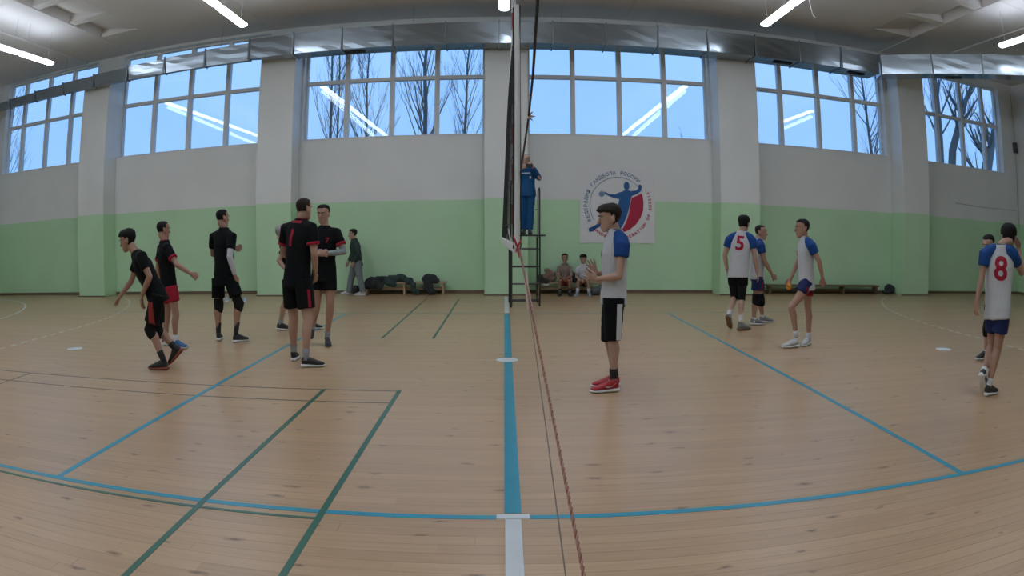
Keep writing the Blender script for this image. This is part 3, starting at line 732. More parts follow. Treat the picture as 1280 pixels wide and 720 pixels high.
# benches, bags and clothes along the wall
def bench(x0, x1, y0, y1, h, label, m=M_WOOD, legs=3, planks=2, group='low wooden gym benches along the wall'):
    t = empty('gym_bench', ((x0 + x1) / 2, (y0 + y1) / 2, 0), label, 'bench', group)
    w = (y1 - y0 - 0.012 * (planks - 1)) / planks
    for k in range(planks):
        bm = bmesh.new(); a = y0 + k * (w + 0.012); box(bm, x0, x1, a, a + w, h - 0.035, h); bev(bm, 0.006); finish('seat_plank', bm, m, t)
    for k in range(legs):
        x = x0 + 0.08 + (x1 - x0 - 0.16) * k / (legs - 1)
        bm = bmesh.new(); box(bm, x - 0.025, x + 0.025, y0 + 0.02, y1 - 0.02, 0.0, h - 0.035); bev(bm, 0.005); finish('leg', bm, m, t)
    bm = bmesh.new(); box(bm, x0 + 0.05, x1 - 0.05, (y0 + y1) / 2 - 0.015, (y0 + y1) / 2 + 0.015, h * 0.35, h * 0.55); finish('stretcher', bm, m, t)
bench(-3.45, -1.42, 15.98, 16.30, 0.30, 'low pale wooden bench under the black jackets left of the stand', M_WOODP, 3)
bench(0.68, 2.35, 15.98, 16.30, 0.29, 'low wooden bench carrying the two seated boys', M_WOODP, 3)
bench(6.62, 10.15, 16.02, 16.32, 0.24, 'long low brown bench against the green wall on the right', mat('dark_bench_wood', (0.13, 0.09, 0.05), 0.5, noise=0.2, nscale=10), 4)
M_BLKC = mat('black_cloth', (0.018, 0.022, 0.022), 0.85, noise=0.25, nscale=9, bump=0.3, bscale=25)
M_DGRN = mat('dark_green_cloth', (0.022, 0.045, 0.04), 0.85, noise=0.25, nscale=9)
M_BRNC = mat('brown_cloth', (0.20, 0.13, 0.10), 0.85, noise=0.35, nscale=8)
M_GRYC = mat('grey_cloth', (0.10, 0.11, 0.12), 0.85, noise=0.3, nscale=8)
def heap(nm, blobs, m, label, cat, seed=1, group=None, disp=0.09):
    random.seed(seed); bm = bmesh.new()
    for c, r in blobs: ball(bm, c, r[0], r[1], r[2], Matrix.Rotation(random.uniform(-.4, .4), 3, 'Y'))
    b2 = remeshed(bm, 0.02, 2, disp, 0.16)
    for v in b2.verts: v.co.z = max(v.co.z, 0.003)
    return tag(finish(nm, b2, m, None, True), label, cat, group)
heap('folded_jackets', [((-3.2, 16.12, 0.35), (0.26, 0.15, 0.08)), ((-3.0, 16.1, 0.38), (0.22, 0.15, 0.06)), ((-3.33, 16.0, 0.25), (0.16, 0.05, 0.12)), ((-3.1, 15.97, 0.24), (0.2, 0.04, 0.12))], M_BLKC, 'pile of folded black jackets at the left end of the bench', 'clothes', 3)
heap('draped_jacket', [((-2.62, 16.12, 0.37), (0.30, 0.15, 0.09)), ((-2.5, 16.1, 0.43), (0.16, 0.12, 0.07)), ((-2.3, 15.98, 0.33), (0.14, 0.07, 0.09)), ((-2.2, 15.93, 0.2), (0.07, 0.05, 0.14)), ((-2.13, 15.9, 0.07), (0.08, 0.05, 0.07)), ((-2.8, 16.0, 0.30), (0.2, 0.05, 0.08))], M_DGRN, 'dark jacket sprawled on the bench with a sleeve hanging to the floor', 'clothes', 5)
heap('sports_bag', [((-1.85, 16.1, 0.38), (0.20, 0.15, 0.11)), ((-1.68, 16.05, 0.32), (0.12, 0.12, 0.07)), ((-1.85, 15.95, 0.2), (0.13, 0.06, 0.16)), ((-1.76, 15.95, 0.09), (0.1, 0.06, 0.08))], M_BLKC, 'black sports bag slumped over the right end of the pale bench', 'bag', 8)
heap('dark_bag', [((-3.62, 15.95, 0.12), (0.10, 0.12, 0.12)), ((-3.58, 15.95, 0.05), (0.12, 0.12, 0.05))], M_BLKC, 'small dark bag on the floor behind the walking person', 'bag', 9)
heap('clothes_pile', [((0.93, 16.12, 0.38), (0.18, 0.13, 0.10)), ((1.05, 16.1, 0.48), (0.12, 0.11, 0.09)), ((0.98, 16.13, 0.55), (0.09, 0.08, 0.06)), ((1.1, 16.05, 0.36), (0.12, 0.1, 0.07))], M_BRNC, 'heap of brown clothes at the left end of the bench with the boys', 'clothes', 12)
heap('black_bag', [((0.82, 16.05, 0.36), (0.09, 0.14, 0.11)), ((0.9, 16.0, 0.31), (0.14, 0.1, 0.05))], M_BLKC, 'black bag beside the brown clothes heap next to the stand', 'bag', 13)
heap('shoulder_bag', [((1.63, 16.1, 0.40), (0.07, 0.12, 0.12)), ((1.64, 16.05, 0.36), (0.08, 0.1, 0.08))], M_BLKC, 'small black bag on the bench between the two boys', 'bag', 14)
heap('grey_backpack', [((2.22, 15.8, 0.12), (0.16, 0.12, 0.11)), ((2.12, 15.8, 0.10), (0.14, 0.12, 0.10))], M_GRYC, 'grey backpack on the floor right of the seated boys', 'bag', 15)
heap('black_backpack', [((10.60, 16.15, 0.13), (0.17, 0.14, 0.13)), ((10.5, 16.1, 0.06), (0.2, 0.12, 0.06)), ((10.68, 16.15, 0.17), (0.1, 0.12, 0.08))], M_BLKC, 'black backpack on the floor right of the long brown bench', 'bag', 16)
bm = bmesh.new(); box(bm, 0.86, 1.02, 15.96, 16.06, 0.291, 0.297); box(bm, 0.88, 1.0, 15.95, 15.965, 0.22, 0.294); tag(finish('white_paper', bm, M_TAPE), 'white sheet of paper on the edge of the bench by the brown heap', 'paper')
def trainer(x, y, d, label):
    t = empty('white_trainer', (x, y, 0), label, 'shoe', 'white trainers left on the floor')
    bm = bmesh.new(); d = V(d); s = V((-d.y, d.x, 0)); p = V((x, y, 0))
    loft(bm, [(p - d * 0.13 + V((0, 0, .012)), s * .03, V((0, 0, .012))), (p + V((0, 0, .012)), s * .045, V((0, 0, .012))), (p + d * 0.13 + V((0, 0, .012)), s * .035, V((0, 0, .012)))], 10); finish('sole', bm, M_TAPE, t, True)
    bm = bmesh.new(); loft(bm, [(p - d * 0.12 + V((0, 0, .06)), s * .028, V((0, 0, .05))), (p - d * 0.05 + V((0, 0, .06)), s * .038, V((0, 0, .05))), (p + d * 0.05 + V((0, 0, .04)), s * .04, V((0, 0, .03))), (p + d * 0.12 + V((0, 0, .028)), s * .03, V((0, 0, .016)))], 10); finish('upper', bm, mat('pale_blue_trainer', (0.35, 0.45, 0.6), 0.6, noise=0.1), t, True)
trainer(-6.45, 14.5, (0.3, -0.95, 0), 'pale trainer on the floor seen between the legs of the white-sleeved player')
trainer(-5.98, 14.5, (0.3, -0.95, 0), 'pale trainer on the floor just right of the white-sleeved player')

# ================================================================== PEOPLE
SKINS = [mat('skin_light', (0.35, 0.195, 0.14), 0.55, noise=0.06, nscale=6), mat('skin_fair', (0.41, 0.25, 0.19), 0.55, noise=0.06, nscale=6),
         mat('skin_tan', (0.30, 0.16, 0.105), 0.55, noise=0.06, nscale=6)]
M_HAIRK = mat('black_hair', (0.006, 0.005, 0.005), 0.65, spec=0.2, noise=0.3, nscale=60, bump=0.5, bscale=120)
M_HAIRB = mat('brown_hair', (0.020, 0.013, 0.010), 0.65, spec=0.2, noise=0.3, nscale=60, bump=0.5, bscale=120)
M_HAIRG = mat('grey_hair', (0.30, 0.28, 0.27), 0.6, noise=0.2, nscale=60)
M_KIT = mat('black_sports_kit', (0.004, 0.005, 0.006), 0.8, spec=0.15, noise=0.2, nscale=6, bump=0.2, bscale=18)
M_WKIT = mat('white_sports_kit', (0.46, 0.475, 0.50), 0.7, spec=0.25, noise=0.04, nscale=5, bump=0.25, bscale=16)
M_BKIT = mat('royal_blue_kit', (0.006, 0.05, 0.20), 0.7, spec=0.25, noise=0.12, nscale=6, bump=0.2, bscale=18)
M_NKIT = mat('navy_kit', (0.012, 0.02, 0.09), 0.7, spec=0.25, noise=0.12, nscale=6)
M_RKIT = mat('red_kit', (0.30, 0.008, 0.028), 0.7, spec=0.25, noise=0.1, nscale=6, bump=0.2, bscale=18)
M_PAD = mat('black_knee_pad', (0.008, 0.008, 0.009), 0.85, spec=0.2, noise=0.2)
M_SOCKW = mat('white_sock', (0.58, 0.59, 0.60), 0.85, noise=0.05)
M_SOCKK = mat('black_sock', (0.014, 0.014, 0.015), 0.85, noise=0.1)
M_SOCKG = mat('grey_sock', (0.25, 0.26, 0.28), 0.85, noise=0.1)
M_SOLEW = mat('white_sole', (0.62, 0.62, 0.62), 0.5, noise=0.05)
M_SOLEK = mat('dark_sole', (0.03, 0.03, 0.03), 0.6, noise=0.1)
M_SOLEG = mat('gum_sole', (0.16, 0.09, 0.04), 0.6, noise=0.1)
M_SHOEK = mat('black_shoe', (0.018, 0.018, 0.02), 0.6, noise=0.2)
M_SHOEW = mat('white_shoe', (0.52, 0.53, 0.55), 0.55, noise=0.08)
M_SHOEG = mat('grey_shoe', (0.20, 0.22, 0.24), 0.6, noise=0.25, nscale=25)
M_SHOER = mat('red_shoe', (0.36, 0.012, 0.02), 0.5, noise=0.1)
M_SHOEB = mat('blue_shoe', (0.02, 0.10, 0.26), 0.55, noise=0.15)
M_WSLV = mat('white_arm_sleeve', (0.52, 0.54, 0.58), 0.7, noise=0.05)
M_GSLV = mat('grey_arm_sleeve', (0.22, 0.25, 0.26), 0.7, noise=0.3, nscale=18)
M_EYEW = mat('eye_white', (0.6, 0.58, 0.55), 0.3, noise=0.02); M_EYED = mat('iris_dark', (0.03, 0.02, 0.015), 0.2, noise=0.05)
M_LIP = mat('lips', (0.36, 0.13, 0.11), 0.5, noise=0.05)
M_SUIT = mat('blue_tracksuit', (0.005, 0.065, 0.18), 0.7, spec=0.25, noise=0.15, nscale=5, bump=0.3, bscale=14)
M_TROU = mat('grey_trousers', (0.16, 0.19, 0.20), 0.8, noise=0.1, nscale=6, bump=0.2, bscale=14)
M_TAN = mat('brown_tshirt', (0.20, 0.15, 0.12), 0.8, noise=0.15, nscale=8)
M_ORNG = mat('orange_yellow_rubber', (0.75, 0.30, 0.02), 0.5, noise=0.15)

PEOPLE = {
 'runner': dict(head=(-4.480,6.950,1.507), neck=(-4.336,6.950,1.332), sl=(-4.173,6.780,1.317), el=(-4.046,6.750,1.089), wl=(-4.212,6.810,0.858), sr=(-4.429,7.120,1.308), er=(-4.560,7.150,1.030), wr=(-4.732,7.100,0.831), pel=(-4.069,6.950,0.871), hl=(-3.996,6.860,0.843), kl=(-4.139,6.860,0.472), al=(-3.990,6.870,0.128), tl=(-4.240,6.870,0.005), hr=(-4.124,7.040,0.825), kr=(-4.144,7.050,0.445), ar=(-3.894,7.050,0.222), tr=(-4.021,7.050,-0.002)),
 'redshorts': dict(head=(-4.769,8.400,1.625), neck=(-4.744,8.400,1.447), sr=(-4.620,8.250,1.382), er=(-4.439,8.200,1.152), wr=(-4.273,8.300,1.025), sl=(-4.885,8.550,1.380), el=(-5.022,8.650,1.105), wl=(-5.016,8.700,0.871), pel=(-4.694,8.400,0.847), hr=(-4.611,8.320,0.809), kr=(-4.550,8.320,0.468), ar=(-4.591,8.320,0.101), tr=(-4.336,8.280,0.025), hl=(-4.769,8.480,0.796), kl=(-4.813,8.520,0.419), al=(-4.861,8.500,0.044), tl=(-4.655,8.500,-0.009)),
 'sleeve': dict(head=(-4.069,9.000,1.765), neck=(-4.043,9.000,1.592), sr=(-3.865,8.890,1.497), er=(-3.870,8.800,1.220), wr=(-3.830,8.900,0.945), sl=(-4.273,9.120,1.506), el=(-4.338,9.220,1.247), wl=(-4.026,9.320,1.319), pel=(-4.058,9.000,0.906), hr=(-3.928,8.940,0.864), kr=(-3.815,8.950,0.544), ar=(-3.855,8.900,0.139), tr=(-3.757,9.050,-0.010), hl=(-4.185,9.070,0.856), kl=(-4.191,9.050,0.509), al=(-4.205,9.030,0.114), tl=(-4.251,9.200,-0.031)),
 'number': dict(head=(-2.322,7.450,1.785), neck=(-2.361,7.450,1.649), sr=(-2.202,7.340,1.572), er=(-2.163,7.330,1.276), wr=(-2.207,7.500,1.041), sl=(-2.580,7.570,1.572), el=(-2.658,7.670,1.291), wl=(-2.584,7.850,1.196), pel=(-2.419,7.450,0.983), hr=(-2.326,7.400,0.949), kr=(-2.275,7.380,0.532), ar=(-2.300,7.300,0.112), tr=(-2.146,7.350,-0.006), hl=(-2.520,7.510,0.942), kl=(-2.507,7.550,0.527), al=(-2.566,7.670,0.106), tl=(-2.594,7.870,-0.020)),
 'armwarmer': dict(head=(-2.473,8.850,1.762), neck=(-2.451,8.850,1.568), sl=(-2.282,8.850,1.510), el=(-2.171,8.800,1.253), wl=(-2.375,8.600,1.242), sr=(-2.623,8.850,1.518), er=(-2.631,8.750,1.273), wr=(-2.450,8.550,1.235), pel=(-2.470,8.850,0.966), hl=(-2.391,8.850,0.911), kl=(-2.376,8.800,0.560), al=(-2.451,8.850,0.107), tl=(-2.380,8.650,-0.001), hr=(-2.551,8.850,0.913), kr=(-2.583,8.850,0.577), ar=(-2.682,8.900,0.186), tr=(-2.669,8.720,0.093)),
 'greyhair': dict(head=(-3.544,10.200,1.519), neck=(-3.490,10.200,1.380), sr=(-3.396,10.040,1.331), er=(-3.535,10.000,1.101), wr=(-3.377,10.000,0.925), sl=(-3.576,10.370,1.327), el=(-3.450,10.400,1.106), wl=(-3.311,10.300,0.931), pel=(-3.336,10.200,0.849), hr=(-3.308,10.110,0.818), kr=(-3.468,10.110,0.456), ar=(-3.583,10.120,0.100), tr=(-3.435,10.120,0.025), hl=(-3.366,10.290,0.806), kl=(-3.185,10.290,0.450), al=(-3.133,10.300,0.105), tl=(-2.960,10.300,0.029)),
 'walker': dict(head=(-3.664,15.900,1.461), neck=(-3.625,15.900,1.326), sl=(-3.568,15.730,1.271), el=(-3.457,15.660,1.007), wl=(-3.586,15.700,0.799), sr=(-3.664,16.070,1.266), er=(-3.718,16.120,1.013), wr=(-3.806,16.050,0.804), pel=(-3.571,15.900,0.808), hl=(-3.551,15.810,0.774), kl=(-3.478,15.810,0.412), al=(-3.403,15.800,0.069), tl=(-3.523,15.800,0.012), hr=(-3.611,15.990,0.766), kr=(-3.740,16.000,0.400), ar=(-3.808,16.000,0.052), tr=(-3.931,16.000,0.004)),
 'umpire': dict(head=(0.388,13.750,2.956), neck=(0.404,13.750,2.791), sl=(0.566,13.750,2.726), el=(0.661,13.700,2.574), wl=(0.525,13.550,2.789), sr=(0.242,13.750,2.725), er=(0.159,13.670,2.587), wr=(0.301,13.530,2.770), pel=(0.419,13.750,2.299), hl=(0.484,13.750,2.250), kl=(0.483,13.730,1.874), al=(0.468,13.750,1.517), tl=(0.476,13.550,1.453), hr=(0.338,13.750,2.249), kr=(0.338,13.750,1.875), ar=(0.355,13.780,1.517), tr=(0.333,13.580,1.453)),
 'sitbrown': dict(head=(1.385,16.000,0.858), neck=(1.386,16.000,0.706), sl=(1.519,16.000,0.630), el=(1.547,15.880,0.467), wl=(1.417,15.700,0.404), sr=(1.253,16.000,0.630), er=(1.206,15.880,0.467), wr=(1.304,15.700,0.404), pel=(1.388,16.000,0.307), hl=(1.445,16.000,0.288), kl=(1.465,15.620,0.354), al=(1.472,15.670,0.108), tl=(1.474,15.500,0.049), hr=(1.331,16.000,0.288), kr=(1.242,15.620,0.354), ar=(1.247,15.670,0.108), tr=(1.215,15.500,0.050)),
 'sitwhite': dict(head=(1.824,16.000,0.840), neck=(1.825,16.000,0.688), sl=(1.960,16.000,0.612), el=(1.984,15.880,0.430), wl=(1.868,15.700,0.368), sr=(1.691,16.000,0.612), er=(1.644,15.900,0.428), wr=(1.717,15.700,0.367), pel=(1.828,16.000,0.288), hl=(1.886,16.000,0.269), kl=(1.896,15.620,0.355), al=(1.923,15.670,0.108), tl=(1.921,15.500,0.049), hr=(1.770,16.000,0.269), kr=(1.671,15.620,0.355), ar=(1.659,15.670,0.108), tr=(1.604,15.500,0.049)),
 'clapper': dict(head=(0.942,6.300,1.633), neck=(1.003,6.300,1.499), sl=(1.035,6.130,1.419), el=(0.999,6.080,1.107), wl=(0.816,6.200,1.069), sr=(1.031,6.470,1.413), er=(0.991,6.500,1.094), wr=(0.817,6.320,1.113), pel=(0.985,6.300,0.866), hl=(0.971,6.210,0.845), kl=(0.968,6.200,0.508), al=(0.984,6.200,0.170), tl=(0.808,6.180,0.054), hr=(0.993,6.390,0.826), kr=(0.958,6.380,0.479), ar=(1.025,6.400,0.143), tr=(0.870,6.400,0.017)),
 'five': dict(head=(3.707,10.100,1.668), neck=(3.666,10.100,1.516), sr=(3.803,10.020,1.445), er=(3.869,10.000,1.146), wr=(3.936,10.050,0.893), sl=(3.502,10.180,1.435), el=(3.422,10.220,1.168), wl=(3.478,10.250,0.926), pel=(3.620,10.100,0.887), hr=(3.675,10.060,0.852), kr=(3.687,10.100,0.496), ar=(3.650,10.000,0.154), tr=(3.876,10.100,0.022), hl=(3.556,10.150,0.845), kl=(3.597,10.200,0.499), al=(3.458,10.050,0.237), tl=(3.497,10.100,0.040)),
 'companion': dict(head=(4.243,10.700,1.539), neck=(4.199,10.700,1.403), sr=(4.166,10.540,1.353), er=(4.243,10.500,1.065), wr=(4.405,10.550,0.851), sl=(4.236,10.870,1.346), el=(4.199,10.920,1.057), wl=(4.309,10.950,0.810), pel=(4.180,10.700,0.799), hr=(4.165,10.620,0.764), kr=(4.146,10.620,0.416), ar=(4.101,10.580,0.072), tr=(4.249,10.600,-0.027), hl=(4.228,10.780,0.753), kl=(4.309,10.800,0.398), al=(4.373,10.850,0.103), tl=(4.517,10.850,0.018)),
 'holder': dict(head=(3.990,8.470,1.608), neck=(4.030,8.470,1.467), sl=(4.042,8.310,1.407), el=(4.168,8.270,1.175), wl=(4.252,8.320,0.957), sr=(4.095,8.630,1.400), er=(4.014,8.670,1.141), wr=(3.882,8.620,0.910), pel=(4.070,8.470,0.890), hl=(4.045,8.390,0.852), kl=(3.796,8.370,0.551), al=(3.893,8.370,0.180), tl=(3.692,8.350,0.056), hr=(4.123,8.550,0.839), kr=(4.152,8.550,0.506), ar=(4.188,8.550,0.124), tr=(4.036,8.410,0.038)),
 'eight': dict(head=(5.054,5.200,1.607), neck=(4.907,5.200,1.503), sr=(5.000,5.100,1.463), er=(5.243,5.150,1.256), wr=(5.301,5.260,1.500), sl=(4.765,5.300,1.445), el=(4.713,5.300,1.186), wl=(4.655,5.300,0.945), pel=(4.909,5.200,0.866), hr=(4.936,5.140,0.840), kr=(4.933,5.170,0.477), ar=(4.834,5.150,0.114), tr=(5.138,5.230,-0.019), hl=(4.899,5.270,0.825), kl=(4.976,5.320,0.485), al=(4.748,5.180,0.230), tl=(4.806,5.200,0.023)),
 'behind': dict(head=(6.236,6.850,1.521), neck=(6.273,6.850,1.397), sl=(6.299,6.730,1.352), el=(6.352,6.700,1.106), wl=(6.253,6.650,0.892), sr=(6.404,6.990,1.341), er=(6.426,7.000,1.084), wr=(6.385,6.900,0.868), pel=(6.359,6.850,0.830), hl=(6.366,6.780,0.795), kl=(6.345,6.750,0.430), al=(6.463,6.800,0.065), tl=(6.257,6.750,-0.002), hr=(6.386,6.930,0.780), kr=(6.314,6.900,0.410), ar=(6.346,6.900,0.065), tr=(6.127,6.870,0.005)),
}


HEADR = [(-0.112, .020, .080, .040), (-0.100, .036, .090, .022), (-0.080, .049, .090, -.010), (-0.050, .059, .087, -.048), (-0.015, .066, .086, -.078),
         (.020, .072, .083, -.094), (.050, .076, .088, -.099), (.078, .071, .078, -.092), (.100, .054, .054, -.068), (.114, .028, .022, -.036), (.118, .010, .0, -.014)]
def head_pieces(bm, C_, f, r, u, k=1.0):
    rings = []
    for z, hw, yf, yb in HEADR:
        rings.append((C_ + u * z * k + f * ((yf + yb) / 2 * k), r * hw * k, f * ((yf - yb) / 2 * k), 0.9))
    loft(bm, rings, 18)
    tube(bm, [C_ + f * .084 * k + u * .018 * k, C_ + f * .100 * k - u * .006 * k, C_ + f * .108 * k - u * .024 * k], [.010 * k, .012 * k, .015 * k], 8)
    ball(bm, C_ + f * .086 * k - u * .060 * k, .020 * k, .012 * k, .012 * k, Matrix((r, f, u)).transposed())
    ball(bm, C_ + f * .080 * k + u * .036 * k, .050 * k, .012 * k, .010 * k, Matrix((r, f, u)).transposed())
    for s in (-1, 1):
        ball(bm, C_ + r * s * .075 * k - f * .010 * k - u * .008 * k, .012 * k, .020 * k, .033 * k, Matrix((r, f, u)).transposed(), 10, 8)
def hair_mesh(C_, f, r, u, style, k=1.0, seed=1):
    rng = random.Random(seed); bm = bmesh.new()
    g = {'mop': .019, 'short': .011, 'crop': .006}[style]
    fr = {'mop': .050, 'short': .068, 'crop': .076}[style]      # hairline height at the front
    N_ = 28; rows_ = []
    zs_ = [-.085, -.07, -.055, -.035, -.015, .005, .025, .042, .058, .074, .088, .100, .109, .1145]
    lock = [rng.uniform(-.25, .35) for _ in range(N_)]
    for z in zs_:
        for a, b in zip(HEADR[:-1], HEADR[1:]):
            if a[0] <= z <= b[0]:
                t = (z - a[0]) / (b[0] - a[0]); hw, yf, yb = [a[i] + (b[i] - a[i]) * t for i in (1, 2, 3)]; break
        row = []
        for i in range(N_):
            th = 2 * pi * i / N_; cx, cy = sin(th), cos(th)                  # cy = 1 at the front
            if cy > 0.62: limit = fr
            elif cy > 0.22: limit = fr - .012
            elif cy > -.05: limit = .002                                       # sideburn
            elif cy > -.30: limit = .022                                       # behind the ear
            else: limit = {'mop': -.072, 'short': -.060, 'crop': -.050}[style]
            fade = min(1.0, max(0.0, (z - limit) / .02))
            ext = g * (0.45 + 0.55 * min(1, max(0, (z + .06) / .12))) * (1 + lock[i] * .5) + rng.uniform(-.1, .1) * g
            ext = ext * fade - .028 * (1 - fade)
            if style == 'mop' and cy > .5 and z > .045: ext += .010
            lift = g * max(0.0, (z - .04) / .07) * .9
            row.append(C_ + u * ((z + lift) * k) + r * ((hw + ext) * cx * k) + f * (((yf + yb) / 2 + ((yf - yb) / 2 + ext) * cy) * k))
        rows_.append([bm.verts.new(p) for p in row])
    for a, b in zip(rows_[:-1], rows_[1:]):
        for i in range(N_): bm.faces.new((a[i], a[(i + 1) % N_], b[(i + 1) % N_], b[i]))
    for ring, off in ((rows_[0], 0), (rows_[-1], .002)):
        c = V((0, 0, 0))
        for v in ring: c += v.co
        cv = bm.verts.new(c / N_ + u * off)
        for i in range(N_): bm.faces.new((ring[i], ring[(i + 1) % N_], cv))
    for v in bm.verts: v.co += V((rng.uniform(-1, 1), rng.uniform(-1, 1), rng.uniform(-1, 1))) * g * 0.08
    return bm
def hand_pieces(bm, w, d, n, thumb_side, k=1.0, curl=0.35):
    """w wrist, d along the hand, n palm normal; thumb_side vector across the palm towards the thumb"""
    d = V(d).normalized(); n = (V(n) - d * V(n).dot(d)).normalized(); s = d.cross(n).normalized()
    if s.dot(V(thumb_side)) < 0: s = -s
    loft(bm, [(w - d * .01, s * .024 * k, n * .018 * k), (w + d * .03 * k, s * .034 * k, n * .016 * k), (w + d * .075 * k, s * .040 * k, n * .014 * k), (w + d * .092 * k, s * .038 * k, n * .012 * k)], 12)
    for i, (off, ln) in enumerate(((.034, .072), (.0115, .082), (-.0115, .077), (-.034, .062))):
        b0 = w + d * .085 * k + s * off * k; dd = (d + s * off * 5.0).normalized(); p = [b0]
        for j, fr_ in enumerate((.45, .30, .25)):
            a = curl * (j + 0.5); v_ = dd * cos(a) + n * sin(a); p.append(p[-1] + v_ * ln * fr_ * k)
        tube(bm, p, [.0090 * k, .0085 * k, .0080 * k, .0070 * k], 8)
    t0 = w + d * .025 * k + s * .026 * k
    tube(bm, [t0, t0 + (s * .7 + d * .7 + n * .2) * .032 * k, t0 + (s * .9 + d * 1.6 + n * .5) * .034 * k, t0 + (s * .9 + d * 2.2 + n * .8) * .036 * k], [.013 * k, .0115 * k, .010 * k, .0085 * k], 8)
def decal(name, bm2d, target, origin, ux, uy, m, parent, off=0.004, cuts=2):
    """flat print laid on cloth: every vertex dropped onto the cloth along the view of its own normal"""
    ux, uy = V(ux).normalized(), V(uy).normalized(); nrm = ux.cross(uy).normalized()
    bmesh.ops.triangulate(bm2d, faces=bm2d.faces[:])
    for _ in range(cuts):
        long_ = [e for e in bm2d.edges if e.calc_length() > 0.03]
        if long_: bmesh.ops.subdivide_edges(bm2d, edges=long_, cuts=1)
    bmesh.ops.triangulate(bm2d, faces=bm2d.faces[:])
    for v in bm2d.verts:
        p = V(origin) + ux * v.co.x + uy * v.co.y
        h = target.ray_cast(p + nrm * 0.3, -nrm, 0.6)
        v.co = (h[0] + nrm * off) if h[0] is not None else p
    return finish(name, bm2d, m, parent)
def rect_bm(w, h, nx=4, ny=8):
    b = bmesh.new(); g = [[b.verts.new((-w / 2 + w * i / nx, -h / 2 + h * j / ny, 0)) for i in range(nx + 1)] for j in range(ny + 1)]
    for j in range(ny):
        for i in range(nx): b.faces.new((g[j][i], g[j][i + 1], g[j + 1][i + 1], g[j + 1][i]))
    return b
def shoe(parent, A, T, Kn, lifted, upper, sole, k=1.0, low=True, stripe=None, floor_z=0.0):
    A, T, Kn = V(A), V(T), V(Kn); shin = (A - Kn).normalized()
    if not lifted:
        f = V((T.x - A.x, T.y - A.y, 0)); f = f.normalized(); up = V((0, 0, 1)); heel = V((A.x, A.y, floor_z)) - f * 0.055 * k
    else:
        f = (T - (A + shin * 0.085)).normalized(); up = (-shin - f * (-shin).dot(f)).normalized(); heel = A + shin * 0.085 - f * 0.05 * k
        tipz = (heel + f * 0.28 * k).z
        for q in (tipz, heel.z - 0.0):
            if q < floor_z + 0.004: heel += V((0, 0, floor_z + 0.004 - q))
    s = f.cross(up).normalized()
    def P(x, z): return heel + f * x * k + up * z * k
    bm = bmesh.new()
    loft(bm, [(P(-.008, .026), s * .024, up * .016), (P(.010, .023), s * .037, up * .022), (P(.08, .020), s * .039, up * .019), (P(.14, .017), s * .041, up * .016), (P(.20, .015), s * .049, up * .014), (P(.25, .017), s * .042, up * .013), (P(.285, .023), s * .018, up * .010)], 14)
    so = finish('sole', bm, sole, None, True)
    bm = bmesh.new()
    loft(bm, [(P(.002, .062), s * .020, up * .030), (P(.014, .074), s * .031, up * .044), (P(.06, .078), s * .037, up * .052), (P(.11, .070), s * .038, up * .048), (P(.15, .058), s * .040, up * .039), (P(.20, .045), s * .044, up * .028), (P(.25, .037), s * .038, up * .021), (P(.275, .032), s * .017, up * .011)], 14)
    tube(bm, [P(.05, .08), P(.052, .122)], [.040 * k, .037 * k], 12, round_ends=False)
    b2 = remeshed(bm, 0.009, 1)
    off = so  # sole becomes a sub-part of the shoe
    sh = finish('shoe', b2, upper, parent, True)
    for v in so.data.vertices: v.co -= parent.location
    so.parent = sh
    bm = bmesh.new()
    for i in range(4):
        q = P(.10 + .022 * i, .116 - .013 * i); tube(bm, [q - s * .022, q + up * .004, q + s * .022], .003, 5)
    finish('lace', bm, M_SOLEW if upper is not M_SHOEW else M_SHOEG, sh)
    if stripe:
        for sg in (-1, 1):
            bm = bmesh.new(); base = [(.150, .062), (.120, .050), (.085, .056), (.045, .088), (.030, .104), (.075, .068), (.100, .062), (.125, .066)]
            vs = [bm.verts.new(P(x, z) + s * sg * .0425) for x, z in base]; bm.faces.new(vs); bmesh.ops.solidify(bm, geom=bm.faces[:], thickness=0.003); finish('shoe_mark', bm, stripe, sh)
    return sh
def lerp(a, b, t): return a.lerp(b, t)

